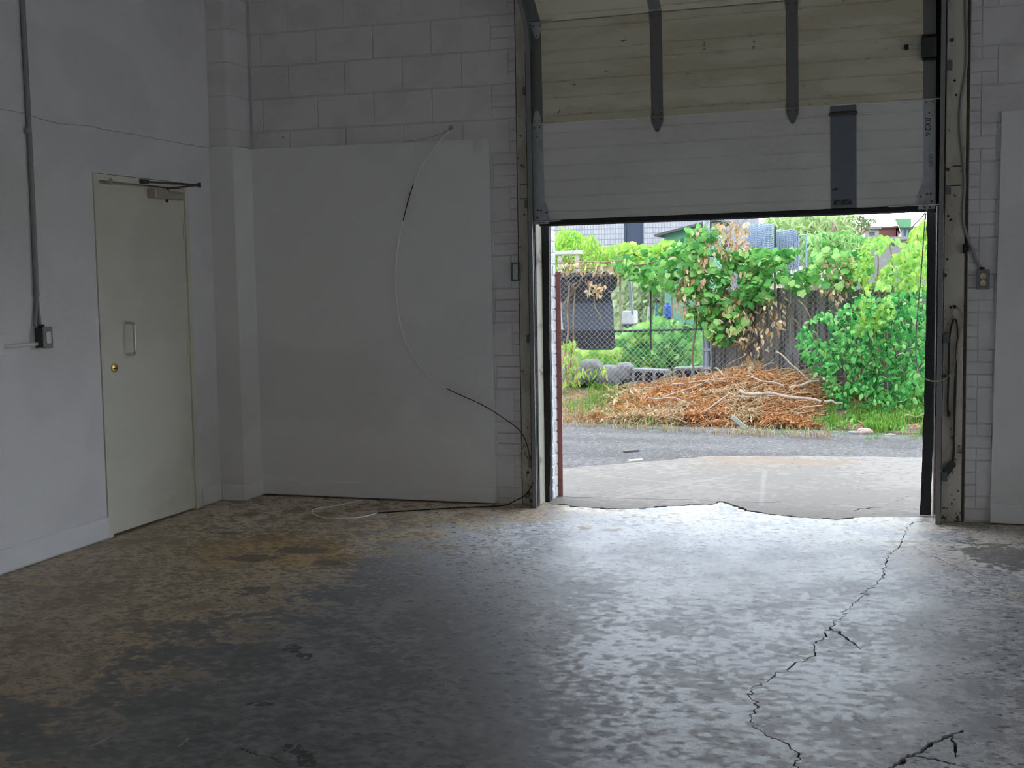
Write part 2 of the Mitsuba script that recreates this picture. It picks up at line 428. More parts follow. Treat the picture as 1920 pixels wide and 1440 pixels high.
# ------------------------------------------------------------------ back wall of painted blocks, toothed with bricks at the door
OX0, OX1, OZ = -2.316, 0.158, 2.98        # opening of the overhead door
wall = sbox(XL - 0.2, 0, XR + 0.2, ZC).difference(sbox(OX0, -1, OX1, OZ))
COURSE, RISE = 0.2145, 0.043
ZK = [2.467 + COURSE * k for k in range(-12, 11)]
HOLES = [(onY(845, 240, 0)[[0, 2]], 0.0165), (onY(531, 258, 0)[[0, 2]], 0.0085)]


from shapely.geometry import Point
for (h, r) in HOLES:
    wall = wall.difference(Point(*h).buffer(r, quad_segs=4))
add('wall_back', prism(wall, 0.19, 'y', 0.0065), 'mat_mortar', 'white painted block and brick back wall around the overhead door', kind='structure')


def block(x0, x1, z0, z1, j=0.0038, name='block', c=0.0045):
    if x1 - x0 < 0.03 or z1 <= 0.0: return
    z0 = max(z0, 0.0)
    if z1 - z0 < 0.02: return
    m = cbox(x0 + j * 0.3, x1 - j * 0.3, -0.0015 + rng.uniform(-0.0025, 0.0025), 0.03, z0 + j * 1.1, z1 - j * 1.1, c)
    for (h, r) in HOLES:
        if x0 < h[0] < x1 and z0 < h[1] < z1:
            m = cut(m, cyl((h[0], -0.2, h[1]), (h[0], 0.025, h[1]), r, 14))
    add('wall_back__' + name, m, 'mat_block_paint')


for k in range(len(ZK) - 1):
    z0, z1 = ZK[k], ZK[k + 1]
    long = round((z0 - 2.467) / COURSE) % 2 == 0        # a course of long bricks, or of a block and short bricks
    tooth = -2.572 if long else -2.458
    # bricks, three to a course; the courses right of the door lie 4 cm higher
    t2 = 0.432 if long else 0.345
    for b in range(3):
        a0, a1 = z0 + b * COURSE / 3, z0 + (b + 1) * COURSE / 3
        block(tooth, -2.408, a0, a1, 0.0026, 'brick', 0.003)
        a0, a1 = a0 + RISE, a1 + RISE
        if long and b != 1:
            block(0.284, 0.347, a0, a1, 0.0026, 'brick', 0.003)
            block(0.347, t2, a0, a1, 0.0026, 'brick', 0.003)
        else:
            block(0.284, t2, a0, a1, 0.0026, 'brick', 0.003)
    # blocks to the left of the bricks (those behind the wall panel are left out)
    if z1 > 2.30:
        xs = [tooth] + ([-2.975, -3.38, -3.785, -4.19, -4.27] if long else [-2.77, -3.175, -3.585, -3.99, -4.27])
        for a, b in zip(xs[1:], xs[:-1]):
            block(a, b, z0, z1)
    else:
        block(-2.63, tooth, z0, z1)
    if z1 > 2.30:
        xs = [0.432, 0.835, 1.24, 1.645, 2.05, 2.455] if long else [0.345, 0.63, 1.035, 1.44, 1.845, 2.25]
        for a, b in zip(xs[:-1], xs[1:]):
            block(a, b, z0 + RISE, z1 + RISE)
    else:
        block(0.432 if long else 0.345, 0.52, z0 + RISE, z1 + RISE)
add('wall_back__gap', box(0.269, 0.2835, -0.004, 0.02, 0, 4.6), 'mat_crack', 'dark strip painted as the shaded gap beside the right jamb')  # solid strip whose dark colour stands in for shade in a gap
add('wall_back__gap', box(-2.411, -2.4055, -0.004, 0.02, 0, 3.6), 'mat_crack', 'dark strip painted as the shaded gap beside the left jamb')
# outer skin of white bricks, seen on the edge of the opening
def brick_column(name, x0, x1, y0, y1, label):
    w = thing(name, label, 'brick pier')
    add(w + '__core', box(x0 + 0.006, x1 - 0.006, y0 + 0.004, y1 - 0.006, 0, 4.6), 'mat_mortar')
    n = 0
    for k in range(62):
        z0 = k * 0.0735
        m = cbox(x0, x1, y0, y1 + 0.001, z0 + 0.004, z0 + 0.0735 - 0.004, 0.004) if k % 2 else None
        if m is None:
            ym = y0 + (y1 - y0) * 0.48
            add(w + '__brick', cbox(x0, x1, y0, ym - 0.004, z0 + 0.004, z0 + 0.0695, 0.004), 'mat_white_brick')
            m = cbox(x0, x1, ym + 0.004, y1, z0 + 0.004, z0 + 0.0695, 0.004)
        add(w + '__brick', m, 'mat_white_brick')


mat('mat_white_brick', lambda p, n, uv: mix((0.60, 0.61, 0.63), (0.50, 0.50, 0.51), smoothstep(0.5, 0.62, fbm(p.x * 25, p.y * 25, p.z * 25, 3))), 0.6)

# ------------------------------------------------------------------ pilaster in the corner: boarded below, rounded blocks above
PX1, PY0 = onY(459, 938, -0.28)[0], -0.28
add('wall_pilaster', box(XL, PX1, PY0, 0.0, 0.0, 2.352), 'mat_panel_paint', 'boxed-in white corner pilaster', kind='structure')
for k in range(len(ZK) - 1):
    z0, z1 = max(ZK[k], 2.356), ZK[k + 1]
    if z1 < 2.40: continue
    rr = 0.045
    a = np.linspace(0, np.pi / 2, 6)
    xr = PX1 - 0.02
    pl = [(XL, 0.0), (XL, PY0 + 0.02)] + [(xr - rr + rr * math.sin(t), PY0 + 0.02 + rr - rr * math.cos(t)) for t in a] + [(xr, 0.0)]
    q = Polygon(pl)
    m = join([prism(q, z1 - z0 - 0.009, 'z', z0 + 0.0045)])
    add('wall_pilaster__block', m, 'mat_block_paint', smooth=25)
add('wall_pilaster__core', prism(Polygon([(XL, 0), (XL, PY0 + 0.025), (xr - 0.04, PY0 + 0.025), (xr - 0.005, PY0 + 0.062), (xr - 0.005, 0)]), 2.3, 'z', 2.354), 'mat_mortar')

# ------------------------------------------------------------------ flat wall boards and baseboards
bl = onY(930, 942, -0.022)
pan = Polygon([(PX1, 0.012), (bl[0], 0.012), (onY(916.5, 261, -0.022)[0], onY(916.5, 261, -0.022)[2]), (PX1, 2.352)])
t = thing('wall_panel', 'large flat white wall board left of the overhead door, with a round cover plate on it', 'wall panel')
add(t + '__board', prism(pan, -0.018, 'y', -0.012), 'mat_panel_paint')
for x in (-4.1, -3.4, -2.75):
    add(t + '__batten', box(x, x + 0.05, -0.012, -0.003, 0.03, 2.30), 'mat_timber')
rp = Polygon([(onY(1856, 985, -0.03)[0], 0.012), (2.6, 0.012), (2.6, 2.36), (onY(1879, 212, -0.03)[0], 2.35)])
t2 = thing('wall_panel', 'flat white wall board at the right edge, beside the outlet', 'wall panel')
add(t2 + '__board', prism(rp, -0.018, 'y', -0.012), 'mat_panel_paint')
for x in (0.55, 1.3, 2.2):
    add(t2 + '__batten', box(x, x + 0.05, -0.012, -0.003, 0.03, 2.30), 'mat_timber')
BH = 0.118
add('baseboard_left', cbox(XL, XL + 0.014, -16.9, D0 - 0.002, 0.008, 0.128, 0.003), 'mat_trim_paint', 'white baseboard along the left wall up to the door', kind='structure')
add('baseboard_left', cbox(XL, XL + 0.014, D1 + 0.035, PY0 - 0.012, 0.008, 0.122, 0.003), 'mat_trim_paint', 'short white baseboard between door and pilaster', kind='structure')
add('baseboard_pilaster', join([cbox(XL + 0.014, PX1 + 0.012, PY0 - 0.012, PY0, 0.006, 0.112, 0.003), cbox(PX1, PX1 + 0.012, PY0, -0.034, 0.006, 0.112, 0.003)]), 'mat_trim_paint', 'white baseboard around the pilaster', kind='structure')
add('baseboard_back', prism(Polygon([(PX1 + 0.002, 0.014), (bl[0] - 0.006, 0.010), (bl[0] - 0.006, 0.108), (PX1 + 0.002, 0.112)]), -0.012, 'y', -0.030), 'mat_trim_paint', 'white baseboard under the large wall board', kind='structure')
add('baseboard_right', cbox(rp.bounds[0], 2.6, -0.042, -0.03, 0.008, 0.122, 0.003), 'mat_trim_paint', 'white baseboard at the right edge', kind='structure')
c = onY(898, 276, -0.030)
m = lathe([(0, 0.006), (0.030, 0.006), (0.038, 0.004), (0.041, 0.0), (0, 0)], 32)
m.apply_transform(trimesh.transformations.rotation_matrix(math.pi / 2, (1, 0, 0))); m.apply_translation((c[0], -0.030, c[2]))
cp = thing('cover_plate', 'round white blank cover plate in the top corner of the wall board', 'cover plate')
add(cp + '__disc', m, 'mat_white_plastic', smooth=30)
for dx in (-0.007, 0.005):
    add(cp + '__tab', cbox(c[0] + dx, c[0] + dx + 0.004, -0.0395, -0.035, c[2] + 0.02, c[2] + 0.034, 0.001), 'mat_white_plastic')
add(cp + '__screw', cyl((c[0], -0.0385, c[2] - 0.022), (c[0], -0.035, c[2] - 0.022), 0.004, 10), 'mat_white_plastic')

# ------------------------------------------------------------------ door in the left wall
fr = join([box(XL - 0.12, XL + 0.006, D0 + 0.005, D0 + 0.048, 0, DZ), box(XL - 0.12, XL + 0.006, D1 - 0.04, D1 - 0.001, 0, DZ - 0.004), box(XL - 0.12, XL + 0.006, D0 + 0.005, D1, 2.062, DZ - 0.004),
           box(XL - 0.12, XL - 0.062, D0 + 0.03, D1 - 0.03, 0, 2.07)])
door = 'door_1'
used.add(door)
scene[door] = mikit.ply(fr, 'mat_door_paint')
tag(door, 'cream painted door with pull handle in the left wall', kind='structure')
LY0, LY1 = D0 + 0.052, D1 - 0.044
leaf = Polygon([(LY0, 0.014), (LY1, 0.010), (LY1, 2.057), (LY0, 2.040)])
add(door + '__leaf', prism(leaf, -0.045, 'x', XL - 0.004), 'mat_door_paint')
hy, z1, z0 = onX(237, 606, XL)[1], 1.238, 1.052
path = spline([(XL - 0.004, hy, z1), (XL + 0.030, hy, z1), (XL + 0.048, hy, z1 - 0.008), (XL + 0.052, hy, z1 - 0.03), (XL + 0.052, hy, z0 + 0.03), (XL + 0.048, hy, z0 + 0.008), (XL + 0.03, hy, z0), (XL - 0.004, hy, z0)], 40)
add(door + '__handle', tube(path, 0.0095, 10), 'mat_steel_bright', 'chrome pull handle', smooth=40)
m = lathe([(0, 0.012), (0.010, 0.012), (0.014, 0.010), (0.027, 0.007), (0.029, 0.0), (0, 0)], 28)
m.apply_transform(trimesh.transformations.rotation_matrix(math.pi / 2, (0, 1, 0))); lk = onX(215, 690, XL); m.apply_translation((XL - 0.004, lk[1], lk[2]))
add(door + '__deadbolt', m, 'mat_brass', 'round brass deadbolt', smooth=35)
add(door + '__deadbolt__turn', cbox(XL + 0.004, XL + 0.014, lk[1] - 0.017, lk[1] + 0.015, lk[2] - 0.005, lk[2] + 0.003, 0.002), 'mat_dark_steel', 'dark thumb turn')
for z in (1.79, 1.045, 0.30):
    add(door + '__hinge', join([cyl((XL + 0.006, LY1 + 0.004, z - 0.05), (XL + 0.006, LY1 + 0.004, z + 0.05), 0.007, 10), box(XL - 0.004, XL + 0.002, LY1 - 0.022, LY1 + 0.012, z - 0.05, z + 0.05)]), 'mat_door_paint', smooth=40)
cl = onX(290, 364, XL); cr = onX(334, 369, XL)
zc = (cl[2] + cr[2]) / 2
cy0, cy1 = onX(277, 364, XL)[1], onX(335, 368, XL)[1]
ym = cy0 + (cy1 - cy0) * 0.42
add(door + '__closer', join([cbox(XL - 0.004, XL + 0.056, cy0, ym, zc - 0.028, zc + 0.030, 0.005)]), 'mat_closer', 'tan and grey door closer', smooth=30)
add(door + '__closer__cylinder', tube([(XL + 0.026, ym, zc), (XL + 0.026, cy1 - 0.02, zc), (XL + 0.026, cy1 - 0.006, zc), (XL + 0.026, cy1, zc)], [0.029, 0.029, 0.025, 0.013], 16), 'mat_closer', smooth=40)
add(door + '__closer__stub', cyl((XL + 0.028, ym + 0.02, zc - 0.045), (XL + 0.028, ym + 0.02, zc - 0.02), 0.009, 10), 'mat_black')
piv = np.array([XL + 0.03, ym + 0.03, zc + 0.04]); end = onX(374, 347, XL + 0.16); br = onX(265, 341, XL)
add(door + '__closer__arm', join([cyl(piv, end, 0.006, 8), cyl(end - [0, 0, 0.015], end + [0, 0, 0.015], 0.011, 10), cyl((XL + 0.03, br[1], br[2]), end, 0.0065, 8), cyl(piv - [0, 0, 0.02], piv, 0.009, 8)]), 'mat_dark_steel', 'thin dark folding arm')
add(door + '__closer__bracket', cbox(XL, XL + 0.035, br[1] - 0.03, br[1] + 0.03, br[2] - 0.012, br[2] + 0.014, 0.003), 'mat_dark_steel')
b2 = onX(206, 342, XL)
m = lathe([(0.0, 0.006), (0.016, 0.006), (0.02, 0.0), (0, 0)], 20); m.apply_transform(trimesh.transformations.rotation_matrix(math.pi / 2, (0, 1, 0)))
m.apply_translation((XL + 0.004, b2[1], b2[2] + 0.008))
add(door + '__alarm_contact', m, 'mat_closer', smooth=35)

# ------------------------------------------------------------------ conduit and boxes on the left wall
t = thing('electrical_conduit', 'grey vertical electrical conduit on the left wall, running down to a switch box', 'conduit')
cx = XL + 0.014
a, b, cc = onX(40, -30, cx), onX(57, 290, cx), onX(69, 552, cx)
e1, e2 = onX(66, 612, cx), onX(74.5, 612, cx)
a = a + (a - b) * 0.6
add(t + '__pipe', tube(spline([a, b, cc], 12), 0.0135, 10), 'mat_conduit', smooth=40)
add(t + '__sleeve', tube([onX(51, 240, cx), onX(51.5, 250, cx)], 0.0165, 10), 'mat_conduit', smooth=40)
add(t + '__sleeve', tube([onX(68.4, 548, cx), onX(69, 556, cx)], 0.0165, 10), 'mat_conduit', smooth=40)
add(t + '__wire', tube([cc, e1], [0.0075, 0.009], 8), 'mat_conduit', smooth=40)
add(t + '__wire', tube([cc, e2], [0.009, 0.011], 8), 'mat_conduit', smooth=40)
t = thing('switch_box', 'dark surface-mounted switch box with a pale switch plate on the left wall', 'switch box')
s0, s1 = onX(64.5, 632, XL), onX(93, 632, XL + 0.06)
yb0, yb1 = s0[1], onX(86, 632, XL + 0.05)[1]
zb1, zb0 = onX(80, 614, XL + 0.03)[2], onX(80, 652, XL + 0.03)[2]
add(t + '__box', cbox(XL, XL + 0.052, yb0, yb0 + 0.075, zb0, zb1, 0.004), 'mat_dark_steel', smooth=20)
add(t + '__plate', cbox(XL + 0.052, XL + 0.058, yb0 - 0.002, yb0 + 0.078, zb0 - 0.004, zb1 + 0.004, 0.003), 'mat_grey_plate')
add(t + '__switch', cbox(XL + 0.058, XL + 0.063, yb0 + 0.018, yb0 + 0.056, zb0 + 0.022, zb1 - 0.022, 0.002), 'mat_white_plastic', 'pale rocker switch')
add(t + '__connector', cyl((XL + 0.02, yb0 + 0.035, zb1), (XL + 0.02, yb0 + 0.035, zb1 + 0.016), 0.016, 12), 'mat_black')
t = thing('electrical_conduit', 'short white horizontal conduit between two boxes on the left wall', 'conduit')
h0 = onX(4, 646, cx)
add(t + '__pipe', cyl((cx, h0[1], zb0 + 0.022), (cx, yb0 + 0.002, zb0 + 0.022), 0.011, 12), 'mat_white_plastic', smooth=40)
t = thing('switch_box', 'grey switch box at the left edge of the picture', 'switch box')
o0 = onX(5, 640, XL + 0.05)
add(t + '__box', cbox(XL, XL + 0.05, o0[1] - 0.08, o0[1], zb0 - 0.018, zb1 - 0.02, 0.004), 'mat_grey_plate', smooth=20)
add(t + '__plate', cbox(XL + 0.05, XL + 0.056, o0[1] - 0.082, o0[1] + 0.003, zb0 - 0.022, zb1 - 0.016, 0.003), 'mat_white_plastic')
# ------------------------------------------------------------------ steel jambs, rubber seals, what stands at the edges of the opening
t = thing('door_jamb', 'chipped cream steel jamb left of the overhead door', 'door jamb')
add(t + '__channel', cbox(-2.405, -2.316, -0.010, 0.13, 0.0, 3.6, 0.003), 'mat_jamb')
add(t + '__lip', cbox(-2.318, -2.292, 0.002, 0.129, 0.0, 2.97, 0.003), 'mat_jamb_grimy_shaded', 'grimy inner edge with shade in its colour')
mat('mat_jamb_grimy_shaded', paint_colour((0.36, 0.335, 0.27), (0.10, 0.07, 0.045), 0.7, 7.0), 0.7)  # grime, plus the shade of the reveal put in as darker colour
for z, w in ((2.047, 0.05), (1.957, 0.05)):
    add(t + '__weld', box(-2.39, -2.39 + w, -0.0115, -0.0095, z, z + 0.006), 'mat_dark_steel')
for px, py in ((983, 403), (978, 310), (976, 255)):
    q = onY(px, py, -0.01)
    add(t + '__bolt_hole', cyl((q[0], -0.0115, q[2]), (q[0], -0.0095, q[2]), 0.006, 10), 'mat_black')
add(t + '__torn_patch', prism(Polygon([tuple(onY(*q, -0.011)[[0, 2]]) for q in ((992, 867), (999, 862), (1001, 873), (996, 878), (990, 873), (994, 869))]), -0.002, 'y', -0.01), 'mat_old_panel')
t = thing('door_jamb', 'chipped cream steel jamb right of the overhead door, with rope and pulley on it', 'door jamb')
add(t + '__channel', cbox(0.158, 0.268, -0.012, 0.13, 0.0, 4.2, 0.003), 'mat_jamb')
for z in (2.055, 1.945):
    add(t + '__weld', box(0.165, 0.245, -0.0135, -0.0115, z, z + 0.007), 'mat_dark_steel')
for cxp, cyp, w in ((1777, 318, 0.05), (1772, 516, 0.05), (1771, 705, 0.045), (1773, 899, 0.05), (1785, 75, 0.05)):
    q = onY(cxp, cyp, -0.012)
    pl = add(t + '__anchor_plate', cbox(q[0] - w / 2, q[0] + w / 2, -0.017, -0.011, q[2] - 0.035, q[2] + 0.035, 0.002), 'mat_jamb')
    add(pl + '__bolt', cyl((q[0], -0.027, q[2]), (q[0], -0.016, q[2]), 0.011, 6), 'mat_dark_steel')
for px, py in ((1790, 151), (1793, 178), (1774, 350), (1778, 405), (1783, 412), (1776, 486)):
    q = onY(px, py, -0.012)
    add(t + '__bolt_hole', cyl((q[0], -0.0135, q[2]), (q[0], -0.0115, q[2]), 0.007, 10), 'mat_black')


def strip(pix, y, width, thick, seed):
    """a ragged upright strip of rubber: pixels of its left edge"""
    g = np.random.default_rng(seed)
    ps = [onY(*q, y) for q in pix]
    zs = np.linspace(ps[0][2], ps[-1][2], 40)
    xs = np.interp(-zs, [-p[2] for p in ps], [p[0] for p in ps])
    l = [(x + g.normal(0, 0.0016), z) for x, z in zip(xs, zs)]
    r_ = [(x + width + g.normal(0, 0.0016), z) for x, z in zip(xs, zs)]
    return prism(Polygon(l + r_[::-1]).buffer(0), thick, 'y', y)


t = thing('weather_seal', 'black rubber weather seal on the left edge of the opening', 'weather seal')
add(t + '__strip', join([strip([(1017, 395), (1018, 600), (1021, 800), (1019, 945)], 0.132, 0.042, 0.05, 1), box(-2.314, -2.285, 0.131, 0.19, 0.0, 2.97)]), 'mat_black_rubber')
t = thing('weather_seal', 'black rubber weather seal hanging loose on the right edge of the opening', 'weather seal')
add(t + '__strip', strip([(1738, 385), (1738, 500), (1736, 620), (1731, 800), (1725, 966)], 0.132, 0.060, 0.03, 2), 'mat_black_rubber')
t = thing('door_buck', 'brown rotten timber behind the right door track', 'timber')
q0, q1 = onY(1746, 880, 0.14), onY(1755, 975, 0.14)
add(t, cbox(0.112, 0.158, 0.132, 0.19, 0.012, 0.60, 0.003), 'mat_rust_wood')
add('wall_back__return', cbox(0.108, 0.158, 0.132, 0.19, 0.60, 3.16, 0.003), 'mat_jamb')
brick_column('brick_pier', -2.62, -2.262, 0.21, 0.345, 'white painted brick return outside the left edge of the opening')
for q in ((0.16, 14, 0, 4.9), (-14, -2.625, 0, 4.9), (-2.62, 0.16, 4.6, 4.9), (-2.26, 0.16, OZ, 4.6)):
    add('wall_front', box(q[0], q[1], 0.21, 0.345, q[2], q[3]), 'mat_white_brick', 'white outer face of the building beside the opening', kind='structure')
t = thing('guard_post', 'rust-red steel guard post standing at the left edge of the opening', 'post')
p0, p1 = onZ(1049, 931, 0.0), onY(1046, 510, 0.36)
add(t + '__angle', join([prism(Polygon([(p0[0] - 0.018, 0.34), (p0[0] + 0.022, 0.34), (p0[0] + 0.022, 0.345), (p0[0] - 0.013, 0.345), (p0[0] - 0.013, 0.40), (p0[0] - 0.018, 0.40)]), p1[2], 'z', 0.0)]), 'mat_red_paint')
mat('mat_red_paint', paint_colour((0.34, 0.125, 0.105), (0.16, 0.08, 0.07), 0.5, 9.0), 0.5)
scene[t + '__angle']['to_world'] = T([[1, 0, (p1[0] - p0[0]) / p1[2], 0], [0, 1, 0, 0], [0, 0, 1, 0], [0, 0, 0, 1]])

# ------------------------------------------------------------------ overhead door: sections, stiles, hinges, seal, tracks
DX0, DX1, DY = -2.286, 0.108, -0.055
ZB, ZJ, ZT, SH = 1.816, 2.414, 3.030, 0.606
TILT = trimesh.transformations.rotation_matrix(-0.0100, (0, 1, 0), (DX0, 0, ZB))     # the door hangs a little higher on the right
OD = thing('overhead_door', 'half-raised white and cream sectional overhead door with grey steel stiles', 'overhead door')


def od(name, m, bsdf, label=None, smooth=False, M=None):
    if isinstance(m, list): m = join(m)
    m = m.copy()
    if M is not None: m.apply_transform(M)
    m.apply_transform(TILT)
    return add(OD + '__' + name, m, bsdf, label, smooth=smooth)


def section(z0, h, ribs, bsdf, label=None, M=None):
    pr = [(DY, z0 + 0.002)]
    for f in ribs:
        z = z0 + h * f
        pr += [(DY, z - 0.0055), (DY + 0.0045, z - 0.001), (DY + 0.0045, z + 0.001), (DY - 0.0015, z + 0.0035), (DY, z + 0.008)]
    pr += [(DY, z0 + h - 0.002), (DY + 0.045, z0 + h - 0.002), (DY + 0.045, z0 + 0.002)]
    return od('panel', prism(Polygon(pr), DX1 - DX0, 'x', DX0), bsdf, label, M=M)


RIB = [1 - f for f in (0.10, 0.265, 0.438, 0.59, 0.758, 0.91)][::-1]
RIB2 = [1 - f for f in (0.076, 0.29, 0.415, 0.588, 0.75, 0.924)][::-1]
section(ZB, ZJ - ZB, RIB, 'mat_new_panel', 'newer white bottom panel')
section(ZJ, ZT - ZJ, RIB2, 'mat_old_panel', 'old stained cream panel')


def lean(z, y, deg):
    """tip a section, built upright on height 0, back over the room about its lower edge"""
    return trimesh.transformations.translation_matrix((0, y, z)) @ trimesh.transformations.rotation_matrix(math.radians(deg), (1, 0, 0)) @ trimesh.transformations.translation_matrix((0, -DY, 0))


ang = [50, 78, 90]
base = np.array([ZT + 0.004, DY])
LEANS = []
for a in ang:
    LEANS.append(lean(base[0], base[1], a))
    section(0.0, SH, RIB2, 'mat_old_panel', 'old stained cream panel', M=LEANS[-1])
    base = base + SH * np.array([math.cos(math.radians(a)), -math.sin(math.radians(a))])
# stiles
S0, S1 = (DX0, -2.213), (0.040, 0.106)
for (x0, x1) in (S0, S1):
    od('stile', [cbox(x0, x1, DY - 0.004, DY + 0.02, ZB, ZJ - 0.004, 0.001)], 'mat_zinc', 'galvanized end stile')
    od('stile', [cbox(x0, x1, DY - 0.004, DY + 0.02, ZJ + 0.002, ZT, 0.001)], 'mat_zinc_dark', 'dark end stile')
    for M in LEANS:
        od('stile', [cbox(x0, x1, DY - 0.004, DY + 0.02, 0.004, SH - 0.004, 0.001)], 'mat_zinc_dark', 'dark end stile', M=M)
MID = ((-1.529, -1.457), (-0.725, -0.655))
for (x0, x1) in MID:
    c = (x0 + x1) / 2
    od('stile', cbox(x0, x1, DY - 0.004, DY + 0.01, ZJ + 0.012, ZT - 0.03, 0.001), 'mat_zinc_dark', 'dark centre stile')
    for M in LEANS:
        od('stile', cbox(x0, x1, DY - 0.004, DY + 0.01, 0.02, SH - 0.02, 0.001), 'mat_zinc_dark', 'dark centre stile', M=M)


def hinge(c, z, w, bsdf, up=True, down=True, M=None, yo=0.0):
    y = DY - 0.0045 - yo
    ms = [cyl((c - w / 2, y - 0.004, z), (c + w / 2, y - 0.004, z), 0.0065, 10)]
    hx = w / 2
    if down: ms.append(prism(Polygon([(c - hx, z), (c + hx, z), (c + hx * 0.95, z - 0.035), (c + 0.012, z - 0.088), (c, z - 0.094), (c - 0.012, z - 0.088), (c - hx * 0.95, z - 0.035)]), -0.003, 'y', y))
    if up: ms.append(prism(Polygon([(c - hx, z), (c + hx, z), (c + hx * 0.95, z + 0.035), (c + 0.012, z + 0.080), (c - 0.012, z + 0.080), (c - hx * 0.95, z + 0.035)]), -0.003, 'y', y))
    h = od('hinge', ms, bsdf, 'pointed hinge plate', M=M)
    for dx, dz in ((-hx * 0.62, -0.018), (hx * 0.62, -0.018), (0, -0.078), (-hx * 0.62, 0.018), (hx * 0.62, 0.018)):
        if (dz < 0 and not down) or (dz > 0 and not up): continue
        m = cyl((c + dx, y - 0.0075, z + dz), (c + dx, y - 0.002, z + dz), 0.0045, 6)
        if M is not None: m.apply_transform(M)
        m.apply_transform(TILT)
        add(h + '__bolt', m, 'mat_dark_steel')
    return h


for (x0, x1) in MID:
    hinge((x0 + x1) / 2, ZJ, x1 - x0 + 0.004, 'mat_zinc_dark')
    hinge((x0 + x1) / 2, ZT, x1 - x0 + 0.004, 'mat_zinc_dark')
mat('mat_hinge_light', (0.50, 0.52, 0.52), 0.42, metal=0.55)
hinge(-2.250, ZJ, 0.052, 'mat_hinge_light', up=True, down=False)
hinge(-2.250, ZJ - 0.004, 0.058, 'mat_zinc', up=False, down=True)
hinge(-2.238, ZT, 0.066, 'mat_hinge_light', up=False, down=True)
hinge(0.073, ZJ, 0.055, 'mat_zinc', up=False)
for x0, x1, z in ((-2.315, -2.13, ZT + 0.004), (-2.315, -2.13, ZJ + 0.001), (-2.318, -2.11, ZB - 0.004), (-0.10, 0.128, ZJ), (-0.15, 0.130, ZB + 0.002)):
    od('roller_stem', cyl((x0, DY - 0.014, z), (x1, DY - 0.014, z), 0.0048, 10), 'mat_steel_bright', 'bright roller stem', smooth=40)
for x0, x1, z0, la in ((-2.312, -2.288, 0.0, 'left'), (0.110, 0.147, 0.62, 'right')):
    t = thing('light_block_strip', f'added black rubber strip blocking light between overhead door and {la} jamb', 'light block')
    add(t, join([box(x0, x1, -0.030, -0.0135, z0, 1.80), box(x0 - (0.005 if la == 'left' else 0.03), x1 + (0.03 if la == 'left' else 0.010), -0.0088, 0.0012, 1.80, 3.02)]), 'mat_black_rubber')  # added strips that keep outside light from leaking past the door edges
# bottom brackets, bottom bar and rubber
for s, x in ((1, DX0 + 0.004), (-1, DX1 - 0.002)):
    pl = Polygon([(x, ZB - 0.022), (x + s * 0.094, ZB - 0.022), (x + s * 0.094, ZB + 0.055), (x + s * 0.068, ZB + 0.125), (x + s * 0.010, ZB + 0.125), (x, ZB + 0.10)])
    b = od('bottom_bracket', prism(pl, -0.004, 'y', DY - 0.004), 'mat_zinc', 'galvanized bottom bracket')
    for dx, dz in ((0.025, 0.065), (0.045, 0.065), (0.03, -0.010), (0.06, -0.008), (0.08, 0.05), (0.02, 0.02)):
        m = cyl((x + s * dx, DY - 0.013, ZB + dz), (x + s * dx, DY - 0.006, ZB + dz), 0.0062, 6); m.apply_transform(TILT)
        add(b + '__bolt', m, 'mat_dark_steel')
od('bottom_seal', cbox(DX0 + 0.03, DX1 + 0.0, DY - 0.006, DY + 0.05, ZB - 0.036, ZB + 0.002, 0.008), 'mat_black_rubber', 'black rubber bottom seal')
# lift plate with handle, name plate, marks
lp0, lp1 = -0.476, -0.329
od('lift_plate', cbox(lp0, lp1, DY - 0.004, DY + 0.004, ZB + 0.002, ZJ - 0.004, 0.0015), 'mat_lift_plate', 'dark blue-grey steel lift plate')
mat('mat_lift_plate', (0.19, 0.215, 0.25), 0.38, metal=0.5)
od('lift_plate__handle', [tube(spline([(lp0 + 0.004, DY - 0.004, ZJ - 0.052), (lp0 + 0.008, DY - 0.022, ZJ - 0.052), (lp0 + 0.03, DY - 0.03, ZJ - 0.052), (lp1 - 0.03, DY - 0.03, ZJ - 0.05), (lp1 - 0.008, DY - 0.022, ZJ - 0.05), (lp1 - 0.004, DY - 0.004, ZJ - 0.05)], 24), 0.011, 10)], 'mat_dark_steel', 'dark grab handle', smooth=40)
od('lift_plate__label', [cbox(lp0 + 0.018, lp0 + 0.122, DY - 0.0055, DY - 0.0035, ZB + 0.022, ZB + 0.052, 0.0008)], 'mat_name_plate', 'worn dark name plate')
mat('mat_name_plate', lambda p, n, uv: mix((0.03, 0.03, 0.03), (0.12, 0.11, 0.09), smoothstep(0.45, 0.6, fbm(p.x * 60, p.y * 3, p.z * 110, 2))), 0.5)
od('lift_plate__mark', [cbox(lp0 + 0.010, lp0 + 0.020, DY - 0.0050, DY - 0.0038, ZB + 0.108, ZB + 0.116, 0.0004), cbox(lp0 + 0.024, lp0 + 0.040, DY - 0.0050, DY - 0.0038, ZB + 0.108, ZB + 0.120, 0.0004), cbox(lp0 + 0.05, lp0 + 0.054, DY - 0.0050, DY - 0.0038, ZB + 0.112, ZB + 0.116, 0.0004)], 'mat_ink', 'black ink marks')
